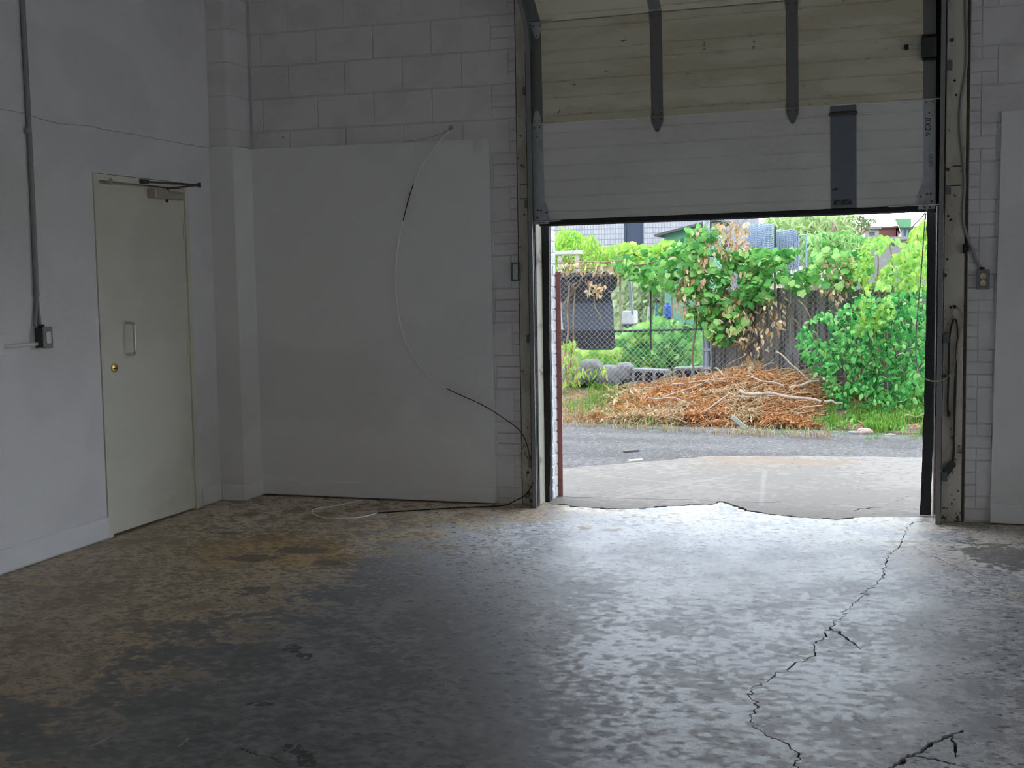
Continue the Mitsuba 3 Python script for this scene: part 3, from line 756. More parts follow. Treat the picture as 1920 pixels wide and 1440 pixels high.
# lock on the right stile of the second section
zl = onY(1745, 91, DY)[2] - 0.02
b = od('lock', cbox(0.028, 0.112, DY - 0.05, DY - 0.004, zl - 0.055, zl + 0.055, 0.004), 'mat_lock', 'dark green-grey slide lock')
mat('mat_lock', (0.05, 0.062, 0.058), 0.45, metal=0.4)
od('lock__bolt', [cbox(-0.055, 0.03, DY - 0.022, DY - 0.008, zl + 0.002, zl + 0.022, 0.002)], 'mat_zinc')
od('lock__knob', [cbox(-0.064, -0.040, DY - 0.028, DY - 0.006, zl - 0.004, zl + 0.026, 0.003)], 'mat_black')
for k in range(5):
    od('lock__chain', [trimesh.creation.icosphere(1, 0.009).apply_translation((0.042 + 0.015 * k, DY - 0.02, zl + 0.066)), trimesh.creation.icosphere(1, 0.009).apply_translation((0.042 + 0.015 * k, DY - 0.02, zl - 0.064))], 'mat_black')
# handwriting on the right stile, reading downwards


def writing(text, h, pz, px, name):
    m = meshkit.text_mesh(text, h, 0.0008)
    # text x -> -z, text y -> +x, text z -> -y
    m.apply_transform(np.array([[0, 1, 0, px], [0, 0, -1, DY - 0.0042], [-1, 0, 0, pz], [0, 0, 0, 1.0]]))
    if np.linalg.det(np.array([[0, 1, 0], [0, 0, -1], [-1, 0, 0]])) < 0: m.invert()
    od(name, m, 'mat_ink', 'black handwriting')


writing('8X24', 0.030, onY(1738, 221, DY)[2] - 0.02, 0.050, 'handwriting')
writing('LLSS', 0.022, onY(1747, 292, DY)[2] - 0.015, 0.072, 'handwriting')
zs = ZJ - 0.01
od('paint_smear', prism(Polygon([(0.058, zs - 0.012), (0.068, zs - 0.012), (0.072, zs - 0.035), (0.082, zs - 0.045), (0.084, zs - 0.062), (0.066, zs - 0.058), (0.062, zs - 0.046), (0.056, zs - 0.048), (0.060, zs - 0.032)]), -0.0008, 'y', DY - 0.0042), 'mat_smear', 'white paint smear')
# small stamps and scrapes on the old panel
for px, py, w, h in ((1320, 90, 0.012, 0.055), (1415, 78, 0.016, 0.06), (1049, 205, 0.03, 0.05), (1170, 76, 0.03, 0.006), (1078, 158, 0.02, 0.004)):
    q = onY(px, py, DY)
    for k in range(5):
        dx, dz = nrg.normal(0, w * 0.3), nrg.normal(0, h * 0.3)
        a = abs(nrg.normal(0.003, 0.002)) + 0.001
        add(OD + '__mark', cbox(q[0] + dx - a, q[0] + dx + a, DY - 0.0012, DY + 0.001, q[2] + dz - 0.003, q[2] + dz + 0.003, 0.0003), 'mat_mark')
mat('mat_mark', (0.16, 0.14, 0.10), 0.7)


def track_path(off):
    """centre line of the track in (y, z), shifted towards the room by off"""
    y0, zc, R = -0.080, 2.83, 0.36
    p = [(y0 - off, 0.0), (y0 - off, zc)]
    for a in np.linspace(0, np.pi / 2, 14)[1:]:
        p.append((y0 - R + (R - off) * math.cos(a), zc + (R - off) * math.sin(a)))
    p.append((y0 - R - 2.4, zc + R - off))
    return p


def track(x_web, s, label):
    t = thing('door_track', label, 'door track')
    def ribbon(o0, o1):
        a, b = track_path(o0), track_path(o1)
        return Polygon(a + b[::-1])
    web = prism(ribbon(-0.026, 0.026), 0.0025, 'x', x_web - 0.00125)
    fl = [prism(ribbon(o, o + 0.0025), 0.023, 'x', min(x_web, x_web + s * 0.023)) for o in (-0.026, 0.0235)]
    lip = prism(ribbon(0.014, 0.026), 0.0025, 'x', x_web + s * 0.023 - 0.00125)
    add(t + '__channel', join([web, lip] + fl), 'mat_track', smooth=20)
    for z in (0.25, 1.05, 1.9, 2.6):
        add(t + '__bracket', cbox(min(x_web, x_web - s * 0.04), max(x_web, x_web - s * 0.04), -0.056, -0.013, z, z + 0.05, 0.001), 'mat_zinc_dark')
    y1, z1 = track_path(0)[-1]
    add(t + '__hanger', join([box(x_web - 0.02, x_web + 0.02, y1 + 0.1, y1 + 0.13, z1 + 0.02, ZC), box(x_web - 0.02, x_web + 0.02, y1 + 1.3, y1 + 1.33, z1 + 0.02, ZC)]), 'mat_zinc_dark')
    return t


TL = track(-2.309, 1, 'steel track left of the overhead door, curving into the room at the top')
TR = track(0.149, -1, 'steel track right of the overhead door')
add(TL + '__side_angle', join([box(-2.315, -2.311, -0.105, -0.011, 0.0, 2.85)]), 'mat_dark_steel')
add(TR + '__lift_cable', tube([(0.112, -0.112, 0.02), (0.114, -0.112, 1.3), (0.113, -0.112, 1.83)], 0.0028, 6), 'mat_steel_bright')
add(TR + '__side_angle', join([box(0.154, 0.158, -0.105, -0.011, 0.0, 3.6)]), 'mat_dark_steel')

# ------------------------------------------------------------------ cords, ropes and the outlet right of the opening
t = thing('pull_rope', 'black rope looped through a pulley on the right jamb', 'rope')


def P(y):
    return lambda *qs: [onY(px, py, y) for px, py in qs]


add(t + '__loop', tube(spline(P(-0.030)((1778, 778), (1777, 760), (1778, 720), (1779, 680), (1780, 640), (1784, 610), (1788, 598)), 30), [0.0055] * 30, 8), 'mat_rope', smooth=40)
add(t + '__knot', trimesh.creation.icosphere(2, 0.012).apply_scale((0.8, 0.8, 1.5)).apply_translation(onY(1779, 776, -0.03)), 'mat_rope', smooth=True)
add(t + '__loop', tube(spline(P(-0.028)((1792, 598), (1795, 615), (1794, 660), (1792, 720), (1790, 780), (1789, 830), (1788, 858), (1786, 866)), 36), 0.0048, 8), 'mat_rope', smooth=40)
add(t + '__loop', tube(spline(P(-0.033)((1794, 640), (1791, 700), (1789, 760), (1788, 830), (1786, 862)), 24), 0.004, 8), 'mat_rope', smooth=40)
add(t + '__cord', tube(spline(P(-0.024)((1788, 578), (1786, 588), (1790, 598), (1792, 602)), 12), 0.003, 6), 'mat_cord', smooth=40)
q = onY(1790, 575, -0.012)
add(t + '__hook', join([cyl((q[0], -0.036, q[2]), (q[0], -0.012, q[2]), 0.010, 10), cyl((q[0] - 0.022, -0.02, q[2] - 0.003), (q[0] - 0.022, -0.012, q[2] - 0.003), 0.006, 8)]), 'mat_black')
q = onY(1785, 871, -0.035); q2 = onY(1768, 893, -0.016)
w = lathe([(0.006, -0.010), (0.021, -0.010), (0.016, 0), (0.021, 0.010), (0.006, 0.010)], 20)
w.apply_transform(trimesh.transformations.rotation_matrix(math.pi / 2, (1, 0, 0))); w.apply_translation((q[0], -0.035, q[2]))
add(t + '__pulley', w, 'mat_dark_steel', smooth=30)
d = np.array([q2[0] - q[0], q2[2] - q[2]]); d /= np.linalg.norm(d); nn = np.array([-d[1], d[0]]) * 0.014
pl = Polygon([(q[0] + nn[0], q[2] + nn[1]), (q[0] - nn[0], q[2] - nn[1]), (q2[0] - nn[0], q2[2] - nn[1]), (q2[0] + nn[0], q2[2] + nn[1])]).buffer(0.004)
add(t + '__strap', join([prism(pl, -0.004, 'y', -0.046), prism(pl, -0.004, 'y', -0.020)]), 'mat_dark_steel')

t = thing('loose_cable', 'thin pale cable hanging in a loop across the right edge of the opening', 'cable')
pts = [onY(1736, 400, -0.07), onY(1733, 430, -0.05), onY(1728, 500, -0.03), onY(1721, 580, -0.02), onY(1717, 640, -0.02), onY(1718, 675, -0.04), onY(1725, 700, -0.08), onY(1738, 712, -0.115), onY(1755, 715, -0.125), onY(1770, 712, -0.10), onY(1782, 700, -0.05), onY(1790, 684, -0.035), onY(1794, 660, -0.034), onY(1800, 625, -0.03), onY(1806, 600, -0.022), onY(1803, 585, -0.022), onY(1797, 577, -0.022), onY(1791, 575, -0.03)]
add(t, tube(spline(pts, 90), 0.0034, 8), 'mat_cord', smooth=40)
t = thing('loose_cable', 'short pale cable hanging from the right end of the overhead door', 'cable')
add(t, tube(spline([onY(1739, 372, -0.075), onY(1740, 384, -0.08), onY(1736, 396, -0.07), onY(1722, 414, -0.03), onY(1712, 424, 0.0), onY(1706, 433, 0.02)], 24), 0.003, 8), 'mat_cord', smooth=40)

t = thing('loose_cable', 'grey cable running down beside the right jamb to the outlet', 'cable')
pts = P(-0.018)((1813, -25), (1812, 60), (1811, 130), (1802, 190), (1800, 240), (1806, 300), (1808, 360), (1806, 410), (1812, 440), (1822, 465), (1832, 490), (1839, 505))
add(t, tube(spline(pts, 60), 0.0085, 8), 'mat_conduit', smooth=40)
t = thing('cable_clamp', 'small black fitting on the cable right of the jamb', 'fitting')
q = onY(1808, 466, -0.02)
add(t, join([cyl((q[0] - 0.004, -0.03, q[2]), (q[0] + 0.024, -0.03, q[2]), 0.017, 12), cbox(q[0] - 0.008, q[0] + 0.01, -0.04, 0.0, q[2] - 0.028, q[2] + 0.028, 0.004)]), 'mat_black', smooth=30)
t = thing('outlet', 'grey metal outlet box with two ivory sockets beside the right wall board', 'outlet')
q = onY(1843, 524, -0.03)
x, z = q[0], q[2]
add(t + '__box', cbox(x - 0.034, x + 0.034, -0.042, 0.0, z - 0.054, z + 0.054, 0.003), 'mat_grey_plate')
add(t + '__plate', cbox(x - 0.036, x + 0.036, -0.046, -0.042, z - 0.057, z + 0.057, 0.002), 'mat_grey_plate')
for s in (1, -1):
    m = lathe([(0, 0.003), (0.0155, 0.003), (0.0165, 0), (0, 0)], 20); m.apply_transform(trimesh.transformations.rotation_matrix(math.pi / 2, (1, 0, 0))); m.apply_translation((x, -0.046, z + s * 0.0195))
    so = add(t + '__socket', m, 'mat_ivory', 'ivory socket')
    add(so + '__slots', join([box(x - 0.007, x - 0.005, -0.0496, -0.0485, z + s * 0.0195 - 0.002, z + s * 0.0195 + 0.007), box(x + 0.005, x + 0.007, -0.0496, -0.0485, z + s * 0.0195 - 0.002, z + s * 0.0195 + 0.007), cyl((x, -0.0496, z + s * 0.0195 - 0.008), (x, -0.0485, z + s * 0.0195 - 0.008), 0.0025, 8)]), 'mat_black')
add(t + '__connector', cyl((x - 0.004, -0.02, z + 0.054), (x - 0.004, -0.02, z + 0.070), 0.013, 10), 'mat_black')
q = onY(1847, 556, 0)
add('wall_back__bolt', cyl((q[0], -0.010, q[2]), (q[0], 0.0, q[2]), 0.010, 8), 'mat_mortar')

# green edged box in the bricks beside the left jamb
t = thing('junction_box', 'small white recessed box with a green edge, between bricks and left jamb', 'junction box')
z0, z1, x0, x1 = onY(968, 527, 0)[2], onY(968, 492, 0)[2], onY(959.5, 510, 0)[0], onY(977, 510, 0)[0]
add(t + '__rim', prism(sbox(x0, z0, x1, z1).difference(sbox(x0 + 0.007, z0 + 0.009, x1 - 0.007, z1 - 0.009)), -0.014, 'y', 0.0), 'mat_green_box', 'green rim')
add(t + '__cover', cbox(x0 + 0.007, x1 - 0.02, -0.008, 0.0, z0 + 0.009, z1 - 0.009, 0.002), 'mat_block_paint')
add(t + '__gap', prism(Polygon([(x1 - 0.02, z0 + 0.005), (x1 - 0.002, z0 + 0.002), (x1 - 0.001, z1), (x1 - 0.008, z1 + 0.11), (x1 - 0.016, z1 + 0.11), (x1 - 0.02, z1 - 0.01)]), -0.004, 'y', 0.0), 'mat_crack', 'dark broken gap')

# wires from the hole in the block wall
t = thing('loose_cable', 'thin white and black cable hanging in a wide arc across the large wall board', 'cable')
W1 = P(-0.045)((845, 242), (838, 250), (820, 270), (800, 297), (783, 326), (772, 354), (763, 384), (756, 414))
W2 = P(-0.05)((756, 414), (748, 450), (743, 490), (742, 530), (745, 575), (752, 615), (765, 650), (784, 682), (808, 708), (835, 727))
W3 = P(-0.055)((835, 727), (880, 748), (920, 768), (950, 788), (975, 808), (991, 832), (999, 858))
W1[0][1] = 0.0
W3[-1][1] = -0.115; W3[-2][1] = -0.09
n1 = spline(W1 + W2[1:] + W3[1:], 120)
zz = [p[2] for p in n1]
i1 = min(range(120), key=lambda i: abs(zz[i] - onY(775, 345, -0.045)[2])); i2 = min(range(120), key=lambda i: abs(zz[i] - W2[0][2])); i3 = min(range(120), key=lambda i: abs(zz[i] - onY(838, 729, -0.05)[2]))
add(t + '__white_length', tube(n1[:i1 + 1], 0.0032, 6), 'mat_white_cable', 'white')
add(t + '__black_length', tube(n1[i1:i2 + 1], 0.0034, 6), 'mat_black', 'black')
add(t + '__white_length', tube(n1[i2:i3 + 1], 0.0036, 6), 'mat_white_cable', 'white')
add(t + '__black_length', tube(n1[i3:], 0.0034, 6), 'mat_dark_steel', 'dark')
t = thing('loose_cable', 'thin cable lying on the floor below the wall board, black then white', 'cable')
G = lambda *qs: [onZ(px, py, 0.005) for px, py in qs]
g0 = P(-0.115)((999, 905), (993, 918)) + [onY(980, 932, -0.10), onY(965, 939, -0.08)] + G((952, 946), (930, 949), (880, 951), (840, 953), (790, 956), (745, 959), (708, 961))
g1 = G((708, 961), (690, 967), (665, 971), (645, 972), (615, 972), (593, 967), (585, 961), (592, 954), (618, 950), (650, 944), (680, 938))
add(t + '__black_length', tube(spline(g0, 60), 0.004, 6), 'mat_black', 'black')
add(t + '__white_length', tube(spline(g1, 60), 0.0036, 6), 'mat_white_cable', 'white')
t = thing('loose_cable', 'stub of thin dark cable leaving the hole to the left', 'cable')
add(t, tube(spline([onY(845, 241, 0.02), onY(835, 247, -0.012), onY(800, 259, -0.02), onY(770, 264, -0.03), onY(755, 267, -0.03)], 20), 0.0014, 6), 'mat_conduit')
# ================================================================== outside
def at(px, py, y):
    return onY(px, py, y)


# ------------------------------------------------------------------ apron, lane, verge, garden ground
def apron_colour(p, n, uv):
    a = fbm(p.x * 1.4, p.y * 1.4 + 5, 0.0, 4)
    b = fbm(p.x * 24, p.y * 30, 0.0, 3)
    c = mix((0.182, 0.163, 0.139), (0.230, 0.209, 0.183), smoothstep(0.38, 0.62, a * 0.5 + b * 0.5))
    r = blot(p.x, p.y, -1.05, 2.25, 0.75, 0.16) + (a - 0.5) * 1.6 + (b - 0.5) * 0.8
    c = mix(c, (0.22, 0.158, 0.106), 0.6 * smoothstep(1.1, 0.75, r))
    r = blot(p.x, p.y, -1.35, 1.85, 0.35, 0.06) + (b - 0.5) * 1.4
    c = mix(c, (0.211, 0.145, 0.097), 0.5 * smoothstep(1.1, 0.8, r))
    l = dr.minimum(seg(p.x, p.y, -0.92, 0.3, -1.05, 1.7), dr.minimum(seg(p.x, p.y, -1.9, 0.35, -1.25, 1.5), seg(p.x, p.y, -2.3, 1.3, -1.2, 0.9)))
    c = mix(c, (0.29, 0.286, 0.277), 0.35 * smoothstep(0.022, 0.006, l + (b - 0.5) * 0.03))
    d1, d2, k = voronoi(p.x * 6, p.y * 9)
    return mix(c, (0.07, 0.066, 0.062), 0.8 * smoothstep(0.09, 0.05, d1) * smoothstep(0.72, 0.76, k))


mat('mat_apron', apron_colour, 0.75, spec=0.3, bump=(lambda p, n, uv: fbm(p.x * 30, p.y * 30, 0.0, 3), 0.004, 5e-3), both=False)


def lane_colour(p, n, uv):
    a = fbm(p.x * 0.8, p.y * 3.0, 0.0, 4)
    b = noise(p.x * 45, p.y * 45)
    d1, d2, k = voronoi(p.x * 26, p.y * 26)
    c = mix((0.107, 0.100, 0.096), (0.152, 0.144, 0.138), smoothstep(0.35, 0.65, a * 0.6 + b * 0.4))
    c = mix(c, (0.264, 0.26, 0.255), 0.8 * smoothstep(0.30, 0.2, d1) * smoothstep(0.78, 0.84, k))
    return mix(c, (0.075, 0.073, 0.073), 0.8 * smoothstep(0.34, 0.24, d1) * smoothstep(0.22, 0.16, k))


mat('mat_lane', lane_colour, 0.85, spec=0.2, bump=(lambda p, n, uv: voronoi(p.x * 26, p.y * 26)[0], -0.012, 6e-3), both=False)
mat('mat_soil', lambda p, n, uv: mix(mix((0.124, 0.096, 0.065), (0.211, 0.167, 0.118), fbm(p.x * 9, p.y * 9, 0.0, 4)), (0.081, 0.099, 0.034), smoothstep(0.5, 0.62, fbm(p.x * 2.1 + 3, p.y * 2.1, 1.0, 3))), 0.95, spec=0.1, both=False)

edge = [tuple(onZ(*q)[:2]) for q in ((1055, 877), (1150, 870), (1250, 862), (1330, 855), (1520, 855), (1725, 857))]
rag = []
for a, b in zip(edge[:-1], edge[1:]):
    for tt in np.linspace(0, 1, 8, endpoint=False):
        rag.append((a[0] + (b[0] - a[0]) * tt + nrg.normal(0, 0.01), a[1] + (b[1] - a[1]) * tt + nrg.normal(0, 0.012)))
apron = Polygon([(-5.5, 0.12), (-2.3, 0.12)] + sill + [(0.14, 0.12), (4.5, 0.12), (4.5, 2.9)] + [edge[-1]] + rag[::-1] + [(-3.6, 1.0), (-5.5, 0.9)])
apron = apron.buffer(0).difference(crack_all)
add('apron', prism(apron, -0.11, 'z', -0.002), 'mat_apron', 'pale concrete apron outside the opening, with rust stains', kind='structure')
add('apron__crack', prism(Polygon([(-5.5, -0.3), (4.5, -0.3), (4.5, 2.9), (-5.5, 2.9)]).intersection(crack_all.buffer(0.01)), 0.05, 'z', -0.09), 'mat_crack')


def ground_mesh(x0, x1, y0, y1, nx, ny, fz):
    xs, ys = np.linspace(x0, x1, nx), np.linspace(y0, y1, ny)
    X, Y = np.meshgrid(xs, ys)
    Z = fz(X, Y)
    v = np.column_stack([X.ravel(), Y.ravel(), Z.ravel()])
    i, j = np.meshgrid(np.arange(ny - 1), np.arange(nx - 1), indexing='ij')
    q = np.stack([i * nx + j, i * nx + j + 1, (i + 1) * nx + j + 1, (i + 1) * nx + j], -1).reshape(-1, 4)
    return trimesh.Trimesh(v, np.vstack([q[:, [0, 1, 2]], q[:, [0, 2, 3]]]), process=False)


def fz_verge(X, Y):
    e = 4.35 - 0.10 * (X + 1.6) + 0.12 * (meshkit.noise(np.stack([X * 1.7, Y * 0, X * 0], -1), 3) - 0.5) * 2
    s = np.clip((Y - e) / 1.5, 0, 1)
    return np.where(Y < e, -0.08, 0.0) + 0.20 * s * s * (3 - 2 * s) + 0.03 * s * (meshkit.fbm(np.stack([X * 3, Y * 3, X * 0], -1), 3, 2) - 0.5) * 2


add('lane', ground_mesh(-30, 30, 0.3, 6.5, 4, 4, lambda X, Y: np.full_like(X, -0.014)), 'mat_lane', 'grey gravelly asphalt lane between apron and verge', kind='structure')
add('verge', ground_mesh(-9, 7, 3.6, 6.3, 160, 40, fz_verge), 'mat_soil', 'strip of bare soil below the fence', kind='structure')
add('garden_ground', ground_mesh(-60, 60, 6.2, 140, 4, 4, lambda X, Y: np.full_like(X, 0.17)), 'mat_soil', 'garden ground behind the fence', kind='structure')


def vz(x, y):
    return float(fz_verge(np.array([[x]], float), np.array([[y]], float))[0, 0])


# ------------------------------------------------------------------ leaves: shapes of their own, placed one by one or gathered as 'stuff'
def leafshape(kind):
    if kind == 'vine':     # broad lobed leaf
        o = [(0.26, 0.10), (0.52, -0.02), (0.47, -0.26), (0.55, -0.46), (0.28, -0.72)]
        fold, tip = 0.10, -1.0
    elif kind == 'oval':   # pointed oval leaf
        o = [(0.16, -0.06), (0.30, -0.30), (0.28, -0.55), (0.15, -0.82)]
        fold, tip = 0.08, -1.0
    elif kind == 'slim':
        o = [(0.07, -0.10), (0.13, -0.38), (0.09, -0.72)]
        fold, tip = 0.04, -1.0
    elif kind == 'curl':   # narrow, curled up
        o = [(0.06, -0.05), (0.11, -0.36), (0.08, -0.62), (0.03, -0.84)]
        fold, tip = -0.3, -1.0
    else:                  # dry: rolled up, pinched
        o = [(0.13, -0.08), (0.24, -0.36), (0.17, -0.62), (0.07, -0.84)]
        fold, tip = -0.17, -1.0
    mid = [(0, 0, 0), (0, -0.06 if kind not in ('dry', 'curl') else 0.10, -0.5), (0, 0.12 if kind not in ('dry', 'curl') else -0.16, tip)]
    v = list(mid); f = []
    for s in (1, -1):
        k = len(v)
        v += [(s * x, fold * (abs(x) / 0.4) + 0.05 * ((i % 2) - 0.5), z) for i, (x, z) in enumerate(o)]
        n = len(o)
        ring = [0] + list(range(k, k + n)) + [2]
        for a, b in zip(ring[:-1], ring[1:]):
            tri = (1, a, b) if s > 0 else (1, b, a)
            f.append(tri)
    return np.array(v, float), np.array(f)


LEAF = {k: leafshape(k) for k in ('vine', 'oval', 'slim', 'dry', 'curl')}


def frames(n, up=0.55, face=0.75, spread=0.55, droop=1.0, seed=0):
    """n leaf frames: faces towards the light and the lane, tips hanging down"""
    g = np.random.default_rng(seed)
    N = np.column_stack([g.normal(0, spread, n), -face + g.normal(0, spread, n), up + g.normal(0, spread, n)])
    N /= np.linalg.norm(N, axis=1, keepdims=True)
    d = np.column_stack([g.normal(0, 0.55, n), g.normal(-0.25, 0.4, n), -droop + g.normal(0, 0.35, n)])
    Z = -(d - N * (d * N).sum(1, keepdims=True)); Z /= np.linalg.norm(Z, axis=1, keepdims=True)
    X = np.cross(-N, Z)
    return np.stack([X, -N, Z], -1)       # columns: width, back, up along the midrib


def gather(kind, pos, R, size, col):
    V, Fc = LEAF[kind]
    n, k = len(pos), len(V)
    v = (np.einsum('nij,kj->nki', R, V) * np.asarray(size)[:, None, None] + pos[:, None]).reshape(-1, 3)
    f = (Fc[None] + (np.arange(n) * k)[:, None, None]).reshape(-1, 3)
    return trimesh.Trimesh(v, f, process=False), np.repeat(col, k, axis=0)


def leafmat(key, trans, rough=0.45, spec=None):
    scene[key] = {'type': 'principledthin', 'base_color': {'type': 'mesh_attribute', 'name': 'vertex_color'}, 'roughness': rough, 'diff_trans': trans, 'spec_trans': 0.0, 'eta': 1.4}


leafmat('mat_leaf', 0.75)
leafmat('mat_dry_leaf', 0.35, 0.8)
VAR = {}


def leaf_variant(kind, c, key='mat_leaf'):
    k = (kind, tuple(np.round(c, 2)), key)
    if k not in VAR:
        V, Fc = LEAF[kind]
        VAR[k] = mikit.ply(trimesh.Trimesh(V, Fc, process=False), key, color=np.tile(np.array(k[1]), (len(V), 1)))
    return VAR[k]


def foliage(t, part, kind, pos, size, pal, key='mat_leaf', n_single=0, seed=0, jitter=0.10, front=True, **fr):
    """leaves of one thing: the n_single nearest and largest as parts of their own, the others as one part of kind stuff"""
    g = np.random.default_rng(seed + 1000)
    n = len(pos)
    R = frames(n, seed=seed, **fr)
    pal = np.array(pal, float)
    pick = g.integers(0, len(pal), n)
    order = np.argsort(pos[:, 1] - 1.5 * size * (1 if front else 0)) if n_single else np.arange(n)
    single, rest = order[:n_single], order[n_single:]
    for i in single:
        M = np.eye(4); M[:3, :3] = R[i] * size[i]; M[:3, 3] = pos[i]
        k = uniq(f'{t}__{part}')
        scene[k] = {**leaf_variant(kind, pal[pick[i]], key), 'to_world': T(M)}
    if len(rest):
        col = np.clip(pal[pick[rest]] * (1 + g.normal(0, jitter, (len(rest), 1))), 0, 1)
        m, c = gather(kind, pos[rest], R[rest], size[rest], col)
        add(f'{t}__{part}_mass', m, key, kind='stuff', color=c)


def scatter(polys, n, y0, y1, seed, w=None, clump_=0.0):
    """n points in regions of the fence-line given by pixel outlines, at depths y0..y1"""
    g = np.random.default_rng(seed)
    P_ = [Polygon(p) for p in polys]
    a = np.array([p.area for p in P_]) if w is None else np.array(w, float) * np.array([p.area for p in P_])
    out = []
    for p, k in zip(P_, g.multinomial(n, a / a.sum())):
        from shapely import contains_xy
        x0, ya, x1, yb = p.bounds
        got = np.zeros((0, 2))
        while len(got) < k:
            c = np.column_stack([g.uniform(x0, x1, 4 * k + 8), g.uniform(ya, yb, 4 * k + 8)])
            if clump_:
                c = c[meshkit.fbm(np.column_stack([c / 26.0, c[:, :1] * 0 + seed]), 2, seed) > clump_]
            got = np.vstack([got, c[contains_xy(p, c[:, 0], c[:, 1])]])
        for q in got[:k]:
            out.append(onY(q[0], q[1], g.uniform(y0, y1)))
    return np.array(out)


G_MID = [(0.116, 0.346, 0.072), (0.174, 0.435, 0.102), (0.072, 0.243, 0.058), (0.246, 0.512, 0.145), (0.377, 0.614, 0.203), (0.145, 0.384, 0.116)]
G_LIGHT = [(0.362, 0.579, 0.102), (0.283, 0.520, 0.090), (0.452, 0.620, 0.146), (0.215, 0.439, 0.080)]
G_DEEP = [(0.058, 0.282, 0.072), (0.087, 0.358, 0.087), (0.145, 0.448, 0.116), (0.036, 0.179, 0.051), (0.203, 0.512, 0.145), (0.275, 0.563, 0.189)]
TAN = [(0.58, 0.44, 0.26), (0.66, 0.53, 0.35), (0.46, 0.33, 0.18), (0.60, 0.47, 0.31)]
RUSTY = [(0.56, 0.27, 0.11), (0.62, 0.34, 0.16), (0.45, 0.21, 0.09), (0.62, 0.42, 0.24)]

# ------------------------------------------------------------------ chain-link fence and the plank fence behind it
FY = 6.0
mat('mat_wire', (0.42, 0.42, 0.44), 0.5, metal=0.1)
mat('mat_galv', (0.357, 0.391, 0.442), 0.45, metal=0.35)
mat('mat_pipe_dark', (0.033, 0.033, 0.033), 0.6)


def chain_mesh(x0, x1, z0, z1, y, pitch=0.029, r=0.0026):
    """zigzag wires, each hooked into the next, so that diamonds stand between them"""
    ms, n, h = [], int((x1 - x0) / pitch), pitch * 1.02
    k = int((z1 - z0) / h)
    for i in range(n):
        pts = [(x0 + (i + ((j + i) % 2)) * pitch, y + (0.003 if j % 2 else -0.003), z0 + j * h) for j in range(k + 1)]
        ms.append(tube(pts, r, 3, cap=False))
    return join(ms)


t = thing('chain_link_fence', 'grey chain-link fence overgrown by vines across the lane', 'fence')
xa, xp, xb = at(1020, 600, FY)[0], at(1325, 600, FY)[0], 0.9
add(t + '__mesh', chain_mesh(xa - 0.9, xp, 0.24, 1.50, FY), 'mat_wire', kind='stuff')
add(t + '__mesh', chain_mesh(xp + 0.02, xb, 0.24, 1.58, FY - 0.01), 'mat_wire', kind='stuff')
add(t + '__post', tube([(xp, FY, 0.15), (xp, FY, 2.04)], 0.036, 14), 'mat_galv', 'thick galvanized post', smooth=40)
for px in (1318, 1333):
    q = at(px, 690, FY - 0.05)
    add(t + '__tension_bar', tube([(q[0], FY - 0.03, 0.25), (q[0], FY - 0.03, 1.25)], 0.007, 6), 'mat_galv', smooth=40)
for z in (0.42, 0.62, 1.1):
    add(t + '__clamp', cbox(xp - 0.055, xp + 0.055, FY - 0.045, FY + 0.04, z, z + 0.03, 0.003), 'mat_galv')
zr = at(1230, 621, FY)[2]
add(t + '__middle_rail', tube([(at(1150, 623, FY)[0], FY + 0.03, zr), (xp, FY + 0.03, zr + 0.02)], 0.013, 8), 'mat_pipe_dark', 'dark middle rail', smooth=40)
zt = at(1220, 516, FY)[2]
add(t + '__top_rail', tube([(xa - 0.9, FY + 0.03, zt), (xp, FY + 0.03, zt)], 0.014, 8), 'mat_pipe_dark', smooth=40)
zw = at(1200, 547, FY)[2]
add(t + '__tie_wire', tube([at(1140, 547, FY), at(1262, 548, FY)], 0.004, 5), 'mat_wire')
add(t + '__post', tube([at(1220, 540, FY), at(1220, 655, FY)], 0.010, 8), 'mat_pipe_dark', 'thin dark post', smooth=40)
add(t + '__post', tube([at(1180, 515, FY + 0.2), at(1186, 590, FY + 0.2)], 0.016, 8), 'mat_galv', smooth=40)

t = thing('plank_fence', 'weathered grey-brown plank fence behind the chain link, right of the post', 'fence')


def plank_colour(p, n, uv):
    g = fbm(p.x * 55, p.y, p.z * 2.2, 3)
    c = mix((0.20, 0.18, 0.178), (0.32, 0.295, 0.292), cell_rand(p.x * 7.3, 2.0))
    return mix(c, (0.1, 0.084, 0.076), smoothstep(0.5, 0.62, g))


mat('mat_plank', plank_colour, 0.9, spec=0.15)
x = xp + 0.03
i = 0
while x < 1.0:
    w = 0.128 + 0.02 * nrg.random()
    add(t + '__plank', cbox(x, x + w, FY + 0.10 + 0.006 * nrg.random(), FY + 0.125, 0.16, at(1500, 545, FY)[2] + 0.03 * nrg.random(), 0.003), 'mat_plank')
    x += w + 0.002 + 0.002 * nrg.random()
add(t + '__rail', box(xp, 1.0, FY + 0.13, FY + 0.17, 0.5, 0.58), 'mat_plank')
add(t + '__rail', box(xp, 1.0, FY + 0.13, FY + 0.17, 1.05, 1.13), 'mat_plank')

# sheets hung behind the chain link at the left
mat('mat_tarp_black', (0.018, 0.019, 0.022), 0.6)
mat('mat_tarp_slate', (0.085, 0.1, 0.125), 0.6)


def sheet(t, name, outline, y, bsdf):
    q = [at(px, py, y)[[0, 2]] for px, py in outline]
    m = prism(Polygon(q), 0.012, 'y', y)
    add(t + '__' + name, m, bsdf)


